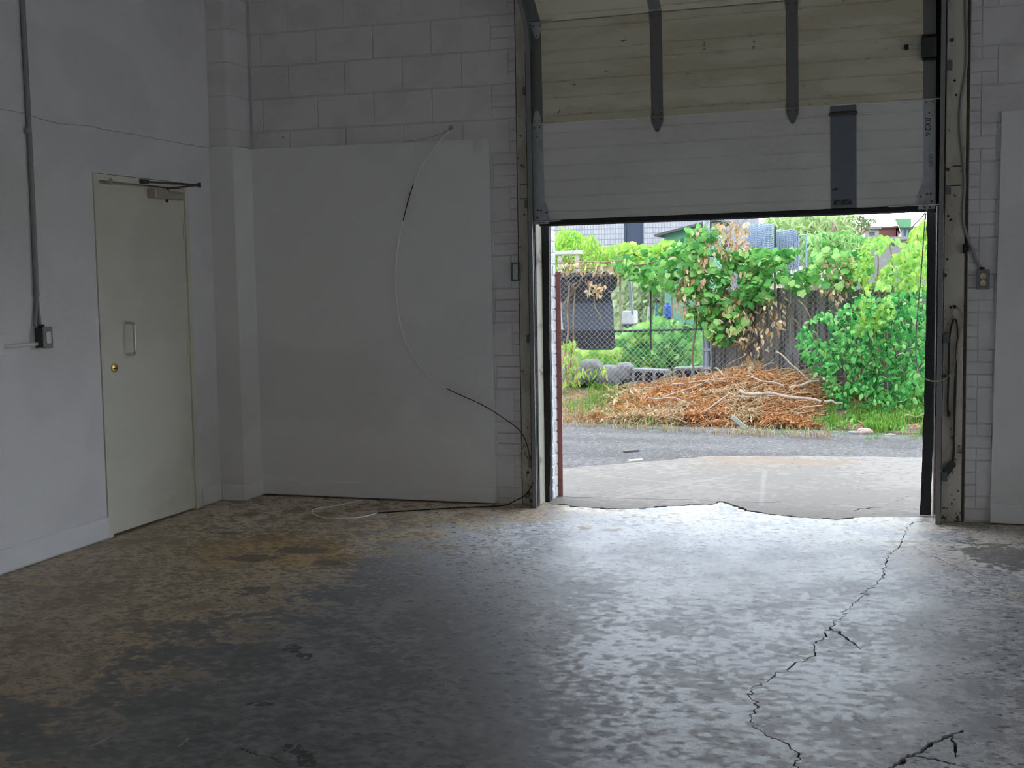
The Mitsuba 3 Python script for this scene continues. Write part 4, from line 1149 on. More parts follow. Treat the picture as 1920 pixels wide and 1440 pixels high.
t = thing('tarp', 'black and slate-blue sheeting tied behind the chain link at the left', 'tarp')
sheet(t, 'upper_sheet', [(1030, 508), (1055, 512), (1100, 510), (1118, 512), (1142, 508), (1158, 520), (1156, 538), (1144, 552), (1148, 566), (1030, 566)], FY + 0.045, 'mat_tarp_black')
sheet(t, 'slate_panel', [(1052, 558), (1146, 558), (1150, 580), (1151, 622), (1080, 624), (1056, 618), (1053, 590)], FY + 0.06, 'mat_tarp_slate')
sheet(t, 'lower_sheet', [(1030, 616), (1078, 620), (1152, 618), (1154, 650), (1148, 656), (1092, 656), (1080, 650), (1078, 640), (1048, 650), (1030, 650)], FY + 0.05, 'mat_tarp_black')

# ------------------------------------------------------------------ concrete blocks and rubble along the foot of the fence
mat('mat_rubble', lambda p, n, uv: mix((0.186, 0.18, 0.177), (0.285, 0.279, 0.279), fbm(p.x * 16, p.y * 16, p.z * 16, 4)), 0.95, spec=0.1)


def hollow(px0, px1, py0, py1, y, turn, label):
    a, b = at(px0, py1, y), at(px1, py0, y)
    w, h, d = b[0] - a[0], b[2] - a[2], 0.19
    m = cbox(0, w, 0, d, 0, h, 0.008)
    n = 3
    cw = (w - 0.03 * (n + 1)) / n
    for k in range(n):
        m = cut(m, cbox(0.03 + k * (cw + 0.03), 0.03 + k * (cw + 0.03) + cw, -0.1, d * 0.8, 0.03, h - 0.03, 0.012))
    m.apply_transform(trimesh.transformations.rotation_matrix(turn, (0, 1, 0)))
    m.apply_translation((a[0], y, a[2]))
    t = thing('concrete_block', label, 'concrete block', None)
    add(t, m, 'mat_rubble')


hollow(1184, 1248, 692, 722, FY + 0.06, 0.03, 'grey hollow concrete block below the fence, left of two, beside the rubble')
hollow(1262, 1318, 690, 722, FY + 0.06, -0.02, 'grey hollow concrete block next to the galvanized fence post')


def stone(px, py, y, sx, sy, sz, label, seed, name='stone', bsdf='mat_rubble', group=None):
    m = trimesh.creation.icosphere(3, 1.0)
    v = m.vertices
    v = v * (0.6 + 0.75 * meshkit.fbm(v * 1.6 + seed * 5.1, 4, seed)[:, None])
    v = np.sign(v) * np.abs(v) ** 0.75
    m.vertices = v * np.array([sx, sy, sz]) + at(px, py, y)
    t = thing(name, label, 'stone', group)
    add(t, m, bsdf, smooth=20)


stone(1078, 705, FY + 0.16, 0.15, 0.12, 0.10, 'grey stone at the fence foot, nearest the brick edge', 1)
stone(1108, 694, FY + 0.16, 0.12, 0.12, 0.13, 'upright grey stone at the fence foot, second from the brick edge', 2)
stone(1146, 703, FY + 0.16, 0.17, 0.12, 0.12, 'broad grey stone at the fence foot, beside the hollow block', 3)
stone(1172, 698, FY + 0.16, 0.10, 0.10, 0.12, 'small grey stone wedged left of the hollow block', 4)
stone(1254, 712, FY + 0.16, 0.05, 0.08, 0.10, 'grey stone between the two hollow blocks', 5)

# ------------------------------------------------------------------ the vine on the fence: green leaves, dead hanging leaves, stems
V1 = [(1150, 500), (1165, 478), (1200, 468), (1250, 462), (1290, 440), (1300, 470), (1310, 560), (1290, 575), (1260, 545), (1215, 540), (1175, 520)]
V2 = [(1285, 428), (1320, 414), (1345, 420), (1350, 470), (1390, 470), (1405, 520), (1400, 600), (1370, 645), (1335, 640), (1315, 600), (1290, 590), (1280, 500)]
V3 = [(1370, 470), (1440, 462), (1500, 466), (1520, 480), (1515, 540), (1470, 560), (1430, 560), (1400, 570), (1380, 540)]
V4 = [(1490, 470), (1560, 462), (1620, 470), (1640, 500), (1600, 545), (1540, 535), (1500, 520)]
vine = thing('grape_vine', 'leafy green vine with dead tan leaves covering the top of the fence', 'vine')
n = 1650
pos = scatter([V1, V2, V3, V4], n, FY - 0.34, FY + 0.10, 11, (1.0, 1.0, 1.3, 0.9), 0.33)
size = nrg.uniform(0.04, 0.10, n)
foliage(vine, 'leaf', 'vine', pos, size, G_MID, n_single=300, seed=21)
D1 = [(1338, 418), (1400, 414), (1402, 470), (1360, 485), (1340, 470)]
D2 = [(1270, 500), (1300, 480), (1330, 450), (1322, 560), (1290, 600), (1265, 580)]
D3 = [(1345, 560), (1385, 540), (1400, 590), (1440, 560), (1470, 540), (1478, 580), (1455, 640), (1420, 690), (1400, 690), (1372, 620)]
D4 = [(1540, 480), (1605, 478), (1600, 530), (1570, 575), (1535, 545)]
D5 = [(1045, 490), (1170, 487), (1168, 512), (1048, 512)]
D6 = [(1098, 525), (1112, 525), (1108, 552), (1100, 550)]
D7 = [(1112, 528), (1136, 530), (1132, 560), (1116, 552)]
n = 980
pos = scatter([D1, D2, D3, D4, D5, D6, D7, V2], n, FY - 0.36, FY - 0.02, 12, (2.2, 1.4, 0.75, 1.2, 1.3, 3.5, 2.5, 0.35))
size = nrg.uniform(0.04, 0.09, n)
foliage(vine, 'dry_leaf', 'dry', pos, size, TAN + [(0.46, 0.26, 0.12)], key='mat_dry_leaf', n_single=280, seed=22, up=0.1, spread=0.7, droop=1.4)
mat('mat_stem', lambda p, n, uv: mix((0.15, 0.112, 0.075), (0.315, 0.247, 0.165), noise(p.x * 40, p.y * 40, p.z * 15)), 0.9)


def wander(a, b, k, s, g):
    tt = np.linspace(0, 1, k)[:, None]
    p = np.asarray(a) * (1 - tt) + np.asarray(b) * tt
    p[1:-1] += g.normal(0, s, (k - 2, 3))
    return spline(p, 3 * k)


g = np.random.default_rng(31)
for a, b, r in (((1060, 715), (1068, 530), 0.012), ((1072, 715), (1078, 540), 0.009), ((1062, 560), (1110, 505), 0.008), ((1100, 520), (1128, 600), 0.006), ((1052, 580), (1082, 530), 0.008),
                ((1385, 700), (1392, 545), 0.014), ((1300, 690), (1312, 470), 0.012), ((1420, 690), (1440, 520), 0.008), ((1345, 640), (1362, 450), 0.012), ((1045, 492), (1175, 488), 0.010),
                ((1046, 505), (1180, 500), 0.007), ((1170, 500), (1330, 470), 0.010), ((1475, 572), (1505, 618), 0.008), ((1330, 480), (1500, 520), 0.008)):
    add(vine + '__stem', tube(wander(at(*a, FY - 0.06), at(*b, FY - 0.1), 7, 0.014, g), r, 6), 'mat_stem', smooth=40)
fine = []
for k in range(150):
    reg = [D1, D2, D3, D4, D5, D5, V2, V3][k % 8]
    p = scatter([reg], 1, FY - 0.3, FY, 500 + k)[0]
    fine.append(tube(wander(p, p + g.normal(0, 1, 3) * np.array([0.10, 0.06, 0.14]), 4, 0.01, g), 0.003, 4, cap=False))
add(vine + '__tendrils', join(fine), 'mat_stem', kind='stuff')

# ------------------------------------------------------------------ bush and sapling at the right
B1 = [(1500, 620), (1530, 585), (1575, 580), (1600, 555), (1650, 545), (1745, 540), (1745, 800), (1690, 792), (1620, 800), (1570, 770), (1545, 720), (1520, 690), (1495, 650)]
B2 = [(1560, 720), (1745, 700), (1745, 800), (1620, 805), (1575, 780)]
bush = thing('bush', 'dense deep-green bush against the fence at the right side of the opening', 'bush')
n = 3600
pos = scatter([B1, B2], n, 4.75, 5.95, 13, (1.0, 0.8), 0.33)
lowz = np.array([vz(p[0], p[1]) for p in pos[:, :2]])
pos = pos[pos[:, 2] > lowz + 0.05]; n = len(pos)
size = nrg.uniform(0.036, 0.078, n)
foliage(bush, 'leaf', 'oval', pos, size, G_DEEP, n_single=300, seed=23, up=0.75)
for k in range(14):
    a = np.array([nrg.uniform(-0.75, 0.1), nrg.uniform(5.3, 5.8), 0.15]); b = a + np.array([nrg.normal(0, 0.3), nrg.normal(-0.15, 0.2), nrg.uniform(0.6, 1.2)])
    add(bush + '__stem', tube(wander(a, b, 6, 0.02, g), np.linspace(0.014, 0.005, 18), 6), 'mat_stem', smooth=40)
S1_ = [(1600, 500), (1620, 450), (1650, 440), (1690, 445), (1740, 440), (1745, 540), (1690, 545), (1650, 530), (1620, 545)]
S2_ = [(1605, 560), (1640, 525), (1665, 530), (1680, 580), (1650, 620), (1610, 600)]
S3_ = [(1590, 600), (1640, 598), (1640, 625), (1600, 628)]
sap = thing('sapling', 'yellow-green sapling rising above the bush at the right', 'sapling')
n = 1080
pos = np.vstack([scatter([S1_], 760, 5.35, 6.1, 14, None, 0.30), scatter([S2_, S3_], 320, 4.85, 5.3, 15, None, 0.40)])
size = nrg.uniform(0.035, 0.085, n)
foliage(sap, 'leaf', 'oval', pos, size, G_LIGHT + G_MID[3:5] + [(0.30, 0.55, 0.12)], n_single=240, seed=24, up=0.6, droop=1.3)
for a, b in (((1660, 640), (1640, 455)), ((1690, 640), (1720, 440)), ((1640, 600), (1615, 520)), ((1675, 560), (1668, 450))):
    add(sap + '__stem', tube(wander(at(*a, 5.8), at(*b, 5.75), 6, 0.015, g), 0.008, 6), 'mat_stem', smooth=40)

# ------------------------------------------------------------------ brush pile of cut dry branches
pile = thing('brush_pile', 'heap of cut rust-brown dry branches on the verge below the fence', 'brush pile')


def pile_top(x, y):
    """height of the heap over the verge"""
    u = np.clip((x + 3.1) / 2.3, 0, 1)
    prof = np.interp(u, [0, 0.15, 0.35, 0.6, 0.85, 1.0], [0.0, 0.05, 0.16, 0.31, 0.22, 0.0])
    v = np.clip((y - 4.25) / 1.5, 0, 1)
    return prof * np.interp(v, [0, 0.25, 0.7, 1], [0.05, 0.5, 1.0, 0.75])


g = np.random.default_rng(41)
n = 9000
X = -3.2 + 2.35 * g.beta(1.5, 1.3, n); Y = g.uniform(4.25, 5.85, n)
Y = np.maximum(Y, 4.42 - 0.10 * (X + 1.6))
base_z = np.array([vz(x, y) for x, y in zip(X, Y)])
Z = base_z + 0.015 + pile_top(X, Y) * g.beta(2.5, 1.0, n) + 0.03 * g.random(n)
pos = np.column_stack([X, Y, Z]); size = g.uniform(0.045, 0.11, n)
tan_ = meshkit.noise(np.column_stack([X * 2.6, Y * 2.6, X * 0]), 9) > 0.56
foliage(pile, 'pale_dry_leaf', 'curl', pos[tan_], size[tan_], TAN + RUSTY[3:], key='mat_dry_leaf', seed=26, up=0.6, face=0.4, spread=0.9, droop=0.3)
pos, size = pos[~tan_], size[~tan_]
foliage(pile, 'dry_leaf', 'curl', pos, size, RUSTY, key='mat_dry_leaf', n_single=260, seed=25, up=0.6, face=0.4, spread=0.9, droop=0.3)
tw = []
for k in range(620):
    x, y = -3.1 + 2.15 * g.beta(1.6, 1.3), g.uniform(4.4, 5.8)
    z = vz(x, y) + 0.03 + pile_top(x, y) * g.uniform(0.5, 1.1)
    L = g.uniform(0.12, 0.45); th = g.normal(0, 0.5)
    d = np.array([math.cos(th), 0.5 * math.sin(th), g.normal(0, 0.28)]) * L
    tw.append(tube(wander((x, y, z), np.array([x, y, max(z, 0.05)]) + d, 4, 0.012, g), g.uniform(0.002, 0.0042), 4, cap=False))
add(pile + '__twigs', join(tw), 'mat_twig', kind='stuff')
mat('mat_twig', lambda p, n, uv: mix((0.3, 0.18, 0.09), (0.435, 0.315, 0.18), noise(p.x * 12, p.y * 12, p.z * 12)), 0.85)
mat('mat_branch', lambda p, n, uv: mix((0.315, 0.247, 0.188), (0.435, 0.36, 0.285), noise(p.x * 30, p.y * 30, p.z * 30)), 0.85)
for a, b, ya, yb, r in (((1385, 733), (1539, 753), 4.7, 4.55, 0.017), ((1380, 745), (1460, 740), 4.8, 4.7, 0.012), ((1480, 728), (1535, 714), 4.9, 5.1, 0.014), ((1205, 790), (1250, 762), 4.45, 4.7, 0.009),
                        ((1230, 752), (1330, 715), 4.8, 5.2, 0.008), ((1260, 720), (1380, 708), 5.2, 5.1, 0.008), ((1320, 775), (1372, 735), 4.5, 4.8, 0.008), ((1455, 660), (1520, 715), 5.6, 5.3, 0.008),
                        ((1490, 765), (1540, 761), 4.6, 4.5, 0.008), ((1545, 752), (1580, 757), 4.7, 4.8, 0.014), ((1300, 800), (1345, 772), 4.42, 4.6, 0.008), ((1400, 705), (1470, 725), 5.2, 5.0, 0.010),
                        ((1215, 745), (1300, 752), 4.7, 4.6, 0.008), ((1696, 781), (1740, 776), 4.6, 4.6, 0.010), ((1340, 690), (1378, 715), 5.5, 5.2, 0.007)):
    p, q = at(*a, ya), at(*b, yb)
    add(pile + '__branch', tube(wander(p, q, 6, 0.008, g), np.linspace(r, r * 0.8, 18), 8), 'mat_branch', smooth=40)

# ------------------------------------------------------------------ grass and weeds along the verge
def blades(pos, length, col, seed, lean_=0.5, wid=0.007):
    g = np.random.default_rng(seed)
    n = len(pos)
    az = g.uniform(0, 2 * np.pi, n)
    d = np.column_stack([np.cos(az), np.sin(az), np.zeros(n)]); s = np.column_stack([-np.sin(az), np.cos(az), np.zeros(n)])
    k = np.abs(g.normal(lean_, 0.25, n))[:, None]
    L = np.asarray(length)[:, None]
    up = np.array([[0, 0, 1.0]])
    p1 = pos + (up * 0.6 + d * 0.25 * k) * L
    p2 = pos + (up * (1 - 0.35 * k) + d * 0.95 * k) * L
    v = np.stack([pos - s * wid / 2, pos + s * wid / 2, p1 + s * wid * 0.4, p1 - s * wid * 0.4, p2], 1).reshape(-1, 3)
    f = (np.array([[0, 1, 2], [0, 2, 3], [3, 2, 4]])[None] + (np.arange(n) * 5)[:, None, None]).reshape(-1, 3)
    return trimesh.Trimesh(v, f, process=False), np.repeat(col, 5, axis=0)


def tuft_field(polys, n, seed, ground=True):
    g = np.random.default_rng(seed)
    from shapely import contains_xy
    out = []
    for p in polys:
        q = Polygon([tuple(onZ(a, b, 0.04)[:2]) for a, b in p])
        x0, y0, x1, y1 = q.bounds
        c = np.column_stack([g.uniform(x0, x1, 40 * n), g.uniform(y0, y1, 40 * n)])
        c = c[contains_xy(q, c[:, 0], c[:, 1])][:n]
        keep = meshkit.noise(np.column_stack([c * 6.0, c[:, :1] * 0]), seed) > 0.33
        out.append(c[keep])
    c = np.vstack(out)
    return np.column_stack([c, [vz(x, y) - 0.004 for x, y in c]])


t = thing('grass', 'bright green grass along the edge of the lane', 'grass')
labels[t]['kind'] = 'stuff'
pos = tuft_field([[(1052, 770), (1130, 752), (1215, 772), (1270, 790), (1290, 800), (1180, 796), (1090, 782)], [(1380, 795), (1460, 785), (1560, 782), (1740, 778), (1745, 806), (1560, 808), (1450, 806), (1385, 803)],
                  [(1080, 735), (1120, 735), (1130, 750), (1085, 752)], [(1540, 770), (1745, 770), (1745, 795), (1560, 795)], [(1620, 792), (1745, 790), (1745, 812), (1620, 812)]], 2200, 51)
n = len(pos)
pal = np.array([(0.156, 0.359, 0.047), (0.218, 0.421, 0.07), (0.109, 0.281, 0.047), (0.296, 0.406, 0.109)])
m, c = blades(pos, nrg.uniform(0.05, 0.13, n), pal[nrg.integers(0, 4, n)], 52)
add(t, m, 'mat_leaf', color=c)
t = thing('dry_grass', 'dry straw and pale weeds at the foot of the fence', 'dry grass')
labels[t]['kind'] = 'stuff'
pos = tuft_field([[(1050, 745), (1200, 735), (1330, 735), (1330, 700), (1050, 715)], [(1330, 735), (1330, 690), (1520, 690), (1540, 740)], [(1050, 790), (1380, 808), (1560, 812), (1560, 802), (1280, 797), (1060, 776)]], 1500, 53)
n = len(pos)
pal = np.array([(0.468, 0.367, 0.218), (0.39, 0.281, 0.156), (0.515, 0.437, 0.296), (0.343, 0.211, 0.101)])
m, c = blades(pos, nrg.uniform(0.06, 0.22, n), pal[nrg.integers(0, 4, n)], 54, 0.7, 0.006)
add(t, m, 'mat_dry_leaf', color=c)
for k, (px, py) in enumerate(((1065, 705), (1075, 680), (1092, 712), (1112, 690), (1140, 700))):
    pass
t = thing('weed', 'tall yellow-green weed growing through the left end of the fence', 'weed')
pos = scatter([[(1055, 640), (1080, 635), (1085, 720), (1058, 722)], [(1080, 690), (1140, 685), (1140, 700), (1085, 705)]], 150, FY - 0.35, FY + 0.1, 55)
foliage(t, 'leaf', 'slim', pos, nrg.uniform(0.05, 0.11, 150), G_LIGHT + [(0.55, 0.50, 0.20)], seed=56, n_single=40)
for k in range(7):
    a, b = at(1060 + 4 * k, 722, FY - 0.2), at(1056 + 5 * k, 640 + 4 * k, FY - 0.1)
    add(t + '__stem', tube(wander(a, b, 5, 0.012, g), 0.004, 5), 'mat_twig')

t = thing('weed', 'low broad-leaved weeds along the lane below the bush', 'weed')
pos = tuft_field([[(1530, 765), (1745, 765), (1745, 806), (1600, 806), (1540, 795)]], 900, 57)
pos = pos[nrg.permutation(len(pos))[:520]]
pos[:, 2] += nrg.uniform(0.02, 0.09, len(pos))
foliage(t, 'leaf', 'slim', pos, nrg.uniform(0.04, 0.09, len(pos)), G_MID + G_LIGHT[:2], seed=58, n_single=60, up=0.7)
t = thing('leaf_litter', 'dry leaf litter strewn over the soil below the fence', 'leaf litter')
labels[t]['kind'] = 'stuff'
gl = np.random.default_rng(59)
X, Y = gl.uniform(-4.0, 0.3, 2600), 4.3 + 1.6 * gl.random(2600)
pos = np.column_stack([X, np.maximum(Y, 4.37 - 0.10 * (X + 1.6)), X * 0])
pos[:, 2] = [vz(a, b) + 0.012 for a, b in pos[:, :2]]
m, c = gather('curl', pos, frames(len(pos), up=1.2, face=0.2, spread=0.6, droop=0.05, seed=60), gl.uniform(0.03, 0.08, len(pos)), np.array(RUSTY + TAN)[gl.integers(0, 8, len(pos))])
add(t, m, 'mat_dry_leaf', color=c)

# litter on the lane
def slab_of(name, label, cat, pix, y, h, bsdf):
    q = [onZ(px, py, 0.0)[:2] for px, py in pix]
    t = thing(name, label, cat)
    add(t, prism(Polygon(q), h, 'z', -0.012), bsdf)


mat('mat_wood_dark', (0.13, 0.115, 0.10), 0.8)
mat('mat_wood_pale', (0.403, 0.358, 0.286), 0.8)
mat('mat_board_green', (0.325, 0.364, 0.325), 0.6)
mat('mat_pink_stone', (0.403, 0.305, 0.247), 0.85)
slab_of('wood_scrap', 'thin pale strip of wood lying on the lane at the edge of the apron', 'wood', [(1178, 863), (1204, 861), (1205, 864), (1180, 866)], 0, 0.018, 'mat_wood_pale')
slab_of('wood_scrap', 'thin dark strip of wood lying in the middle of the lane', 'wood', [(1168, 844), (1197, 842), (1198, 844), (1169, 846)], 0, 0.015, 'mat_wood_dark')
t = thing('board', 'short pale green board leaning out of the brush pile onto the lane', 'board')
m = cbox(-0.02, 0.02, -0.008, 0.008, -0.09, 0.09, 0.003)
m.apply_transform(trimesh.transformations.rotation_matrix(-0.9, (0, 1, 0))); m.apply_translation(at(1387, 797, 4.30) + np.array([0, 0, 0.02]))
add(t, m, 'mat_board_green')
stone(1622, 810, 4.14, 0.07, 0.05, 0.035, 'flat pinkish stone on the lane below the bush', 6, bsdf='mat_pink_stone')
stone(1600, 812, 4.12, 0.05, 0.035, 0.02, 'flat grey stone beside the pinkish one below the bush', 7)
stone(1668, 816, 4.1, 0.05, 0.03, 0.015, 'flat pale stone on the lane at the right edge', 8, bsdf='mat_wood_pale')

# ------------------------------------------------------------------ garden behind the fence
def clump(name, label, cat, polys, n, y0, y1, kind, s0, s1, pal, seed, single=0, stems=3, **fr):
    t = thing(name, label, cat)
    pos = scatter(polys, n, y0, y1, seed)
    foliage(t, 'leaf', kind, pos, np.random.default_rng(seed).uniform(s0, s1, n), pal, seed=seed, n_single=single, **fr)
    gg = np.random.default_rng(seed + 7)
    for k in range(stems):
        i = gg.integers(0, n)
        a = np.array([pos[i, 0] + gg.normal(0, 0.05), pos[i, 1], 0.16])
        add(t + '__stem', tube(wander(a, pos[i], 5, 0.02, gg), 0.012, 5), 'mat_stem')
    return t


clump('garden_plant', 'low green vegetable plants behind the fence, left of the thin dark post', 'garden plant', [[(1150, 625), (1215, 600), (1220, 690), (1150, 700)]], 420, 7.2, 8.6, 'vine', 0.06, 0.13, G_MID + G_LIGHT, 61)
clump('garden_plant', 'low green vegetable plants behind the fence, between the dark post and the galvanized post', 'garden plant', [[(1222, 590), (1310, 610), (1318, 690), (1222, 690)]], 480, 7.2, 8.6, 'vine', 0.06, 0.13, G_MID, 62)
clump('garden_plant', 'leafy plant behind the lower edge of the black sheeting', 'garden plant', [[(1085, 655), (1160, 650), (1165, 690), (1085, 690)]], 200, 6.8, 7.6, 'vine', 0.06, 0.12, G_LIGHT, 63)
clump('hedge', 'pale green hedge at the far side of the garden, seen through the fence', 'hedge', [[(1150, 500), (1330, 490), (1330, 640), (1150, 640)]], 2600, 13.5, 15.5, 'oval', 0.10, 0.20, [(0.333, 0.455, 0.193), (0.394, 0.508, 0.245), (0.263, 0.394, 0.140), (0.455, 0.525, 0.315)], 64)
clump('shrub', 'bright yellow-green shrub beside the white brick return, above the timber frame', 'shrub', [[(1030, 440), (1055, 426), (1085, 432), (1105, 450), (1120, 485), (1110, 500), (1030, 500)]], 1000, 9.5, 10.6, 'slim', 0.07, 0.16, G_LIGHT, 65)
clump('shrub', 'bright green shrub left of the dark door of the far building', 'shrub', [[(1095, 450), (1110, 435), (1120, 452), (1140, 462), (1168, 452), (1175, 480), (1165, 497), (1100, 497)]], 700, 9.0, 10.0, 'slim', 0.07, 0.15, G_LIGHT, 66)
clump('shrub', 'light green shrub in front of the far building, below its dark door', 'shrub', [[(1150, 478), (1172, 455), (1195, 458), (1210, 465), (1240, 455), (1262, 450), (1260, 480), (1160, 500)]], 700, 7.5, 8.5, 'vine', 0.06, 0.12, G_LIGHT, 67)

mat('mat_timber', (0.468, 0.429, 0.358), 0.8)
t = thing('timber_frame', 'pale timber frame of two posts and a crossbeam behind the left end of the fence', 'frame')
Y = 7.6
a, b = at(1030, 474, Y), at(1091, 474, Y)
add(t + '__beam', cbox(a[0], b[0], Y - 0.05, Y + 0.05, a[2] - 0.028, b[2] + 0.03, 0.006), 'mat_timber_white')
mat('mat_timber_white', (0.507, 0.494, 0.468), 0.7)
for px in (1050, 1082):
    q = at(px, 480, Y)
    add(t + '__post', cbox(q[0] - 0.025, q[0] + 0.025, Y - 0.025, Y + 0.025, 0.17, q[2], 0.005), 'mat_timber')

mat('mat_white_tub', (0.488, 0.501, 0.52), 0.5)
t = thing('tub', 'white square tub standing in the garden behind the fence', 'tub')
a, b = at(1166, 608, 9.5), at(1189, 583, 9.5)
m = cbox(a[0], b[0], 9.5, 9.75, 0.0, b[2] - a[2], 0.01)
m = cut(m, cbox(a[0] + 0.015, b[0] - 0.015, 9.515, 9.735, 0.03, b[2] - a[2] + 0.1, 0.005)); m.apply_translation((0, 0, a[2]))
add(t, m, 'mat_white_tub')
t = thing('tub_stand', 'dark stand under the white tub', 'stand')
add(t, join([box(a[0], b[0], 9.48, 9.77, a[2] - 0.03, a[2] - 0.002)] + [box(x, x + 0.03, y, y + 0.03, 0.16, a[2] - 0.002) for x in (a[0], b[0] - 0.03) for y in (9.5, 9.72)]), 'mat_pipe_dark')
mat('mat_teal', (0.019, 0.182, 0.208), 0.5)
mat('mat_blue', (0.019, 0.091, 0.325), 0.45)
t = thing('garden_stake', 'teal stake with a dark cap in the garden behind the fence', 'stake')
q, q1 = at(1231, 640, 8.9), at(1231, 566, 8.9)
add(t + '__pole', tube([(q1[0], 8.9, 0.16), q1], 0.022, 10), 'mat_teal', smooth=40)
add(t + '__cap', tube([q1 - [0.02, 0, 0], q1 + [0.02, 0, 0.035]], 0.034, 10), 'mat_black', smooth=40)
t = thing('water_drum', 'small blue drum on a stand in the garden, left of the galvanized post', 'drum')
a, b = at(1243, 596, 9.2), at(1262, 563, 9.2)
cxm = (a[0] + b[0]) / 2
m = lathe([(0, 0), (0.06, 0), (0.068, 0.02), (0.068, 0.06), (0.071, 0.065), (0.068, 0.07), (0.068, 0.15), (0.06, 0.17), (0.025, 0.175), (0.025, 0.20), (0, 0.20)], 20)
m.apply_translation((cxm, 9.2, a[2]))
add(t + '__body', m, 'mat_blue', smooth=35)
add(t + '__stand', join([box(cxm - 0.07, cxm + 0.07, 9.13, 9.27, a[2] - 0.03, a[2])] + [box(cxm + s * 0.06 - 0.01, cxm + s * 0.06 + 0.01, 9.19, 9.21, 0.16, a[2]) for s in (1, -1)]), 'mat_pipe_dark')
t = thing('trestle', 'white A-shaped trestle in the garden behind the fence', 'trestle')
p = at(1216, 575, 9.0)
for s in (-1, 1):
    add(t + '__leg', tube([p, (p[0] + s * 0.06, 9.0, 0.16)], 0.012, 8), 'mat_white_tub', smooth=40)
add(t + '__bar', tube([(p[0] - 0.03, 9.0, p[2] * 0.55 + 0.08), (p[0] + 0.03, 9.0, p[2] * 0.55 + 0.08)], 0.010, 8), 'mat_white_tub')

# ------------------------------------------------------------------ green shed
mat('mat_shed_green', (0.104, 0.273, 0.189), 0.6)
mat('mat_shed_roof', (0.065, 0.075, 0.075), 0.7)
t = thing('garden_shed', 'small green shed with a dark sloping roof behind the vine', 'shed')
Y = 12.0
a = at(1246, 452, Y)
eave, ridge = at(1230, 440, Y), at(1292, 424, Y)
xr_ = ridge[0] + 0.35
k = (ridge[2] - eave[2]) / (ridge[0] - eave[0])
wallp = Polygon([(a[0], 0.17), (a[0], eave[2] + k * (a[0] - eave[0]) - 0.02), (xr_, eave[2] + k * (xr_ - eave[0]) - 0.02), (xr_, 0.17)])
add(t + '__wall', prism(wallp, 1.6, 'y', Y), 'mat_shed_green')
add(t + '__roof', prism(Polygon([(eave[0], eave[2]), (eave[0] + 0.01, eave[2] - 0.035), (xr_ + 0.1, eave[2] - 0.035 + k * (xr_ + 0.1 - eave[0])), (xr_ + 0.1, eave[2] + k * (xr_ + 0.1 - eave[0]))]), 1.9, 'y', Y - 0.15), 'mat_shed_roof')

# ------------------------------------------------------------------ wire rolls and panels behind the vine
mat('mat_blue_wire', (0.306, 0.374, 0.476), 0.5, metal=0.3)


def wire_roll(px0, px1, py0, y, label, seed):
    a, b = at(px0, py0, y), at(px1, py0, y)
    r, x, zt = (b[0] - a[0]) / 2, (a[0] + b[0]) / 2, a[2]
    ms, g = [], np.random.default_rng(seed)
    for rr in (r, r * 0.8, r * 0.55):
        for z in np.arange(zt - 0.5, zt - 0.02, 0.028):
            th = np.linspace(0, 2 * np.pi, 16)
            ms.append(tube(np.column_stack([x + rr * np.cos(th), y + rr * np.sin(th), z + 0.012 * np.sin(3 * th + rr * 40)]), 0.004, 3, cap=False))
        for th in np.linspace(0, 2 * np.pi, 22)[:-1]:
            ms.append(tube([(x + rr * math.cos(th), y + rr * math.sin(th), zt - 0.5), (x + rr * math.cos(th + 0.1), y + rr * math.sin(th + 0.1), zt - 0.01 - 0.05 * g.random())], 0.004, 3, cap=False))
    t = thing('wire_roll', label, 'wire roll')
    add(t + '__wire', join(ms), 'mat_blue_wire', kind='stuff')
    add(t + '__foot', join([box(x - r, x + r, y - r, y + r, 0.17, 0.21), box(x - 0.05, x + 0.05, y - 0.05, y + 0.05, 0.2, zt - 0.48)]), 'mat_galv')


wire_roll(1398, 1451, 418, 8.6, 'roll of blue-grey wire mesh standing behind the vine, the left and larger one', 71)
wire_roll(1456, 1494, 430, 8.8, 'roll of blue-grey wire mesh standing behind the vine, the right and smaller one', 72)
t = thing('mesh_gate', 'small blue-grey metal gate frame with mesh, right of the wire rolls', 'gate')
a, b = at(1497, 500, 8.8), at(1512, 441, 8.8)
add(t + '__frame', join([tube([(a[0], 8.8, 0.17), (a[0], 8.8, b[2])], 0.010, 6), tube([(b[0], 8.8, 0.17), (b[0], 8.8, b[2])], 0.010, 6), tube([(a[0], 8.8, b[2]), (b[0], 8.8, b[2])], 0.010, 6)]), 'mat_blue_wire')
add(t + '__mesh', chain_mesh(a[0], b[0] - 0.02, a[2], b[2], 8.8, 0.016, 0.002), 'mat_blue_wire', kind='stuff')
t = thing('fence_pole', 'thin dark pole between the two wire rolls', 'pole')
q = at(1453, 424, 8.7)
add(t, tube([(q[0], 8.7, 0.17), q], 0.014, 8), 'mat_pipe_dark', smooth=40)

# ------------------------------------------------------------------ far buildings
def far_block(p, n, uv):
    u, z = p.x / 0.105, p.z / 0.19
    row = dr.floor(z)
    fu, fz_ = u - dr.floor(u), z - row
    j = dr.maximum(smoothstep(0.14, 0.08, dr.minimum(fu, 1 - fu)), smoothstep(0.13, 0.07, dr.minimum(fz_, 1 - fz_)))
    c = mix((0.3, 0.306, 0.33), (0.36, 0.366, 0.384), cell_rand(dr.floor(u), row))
    return mix(c, (0.18, 0.186, 0.204), 0.8 * j)


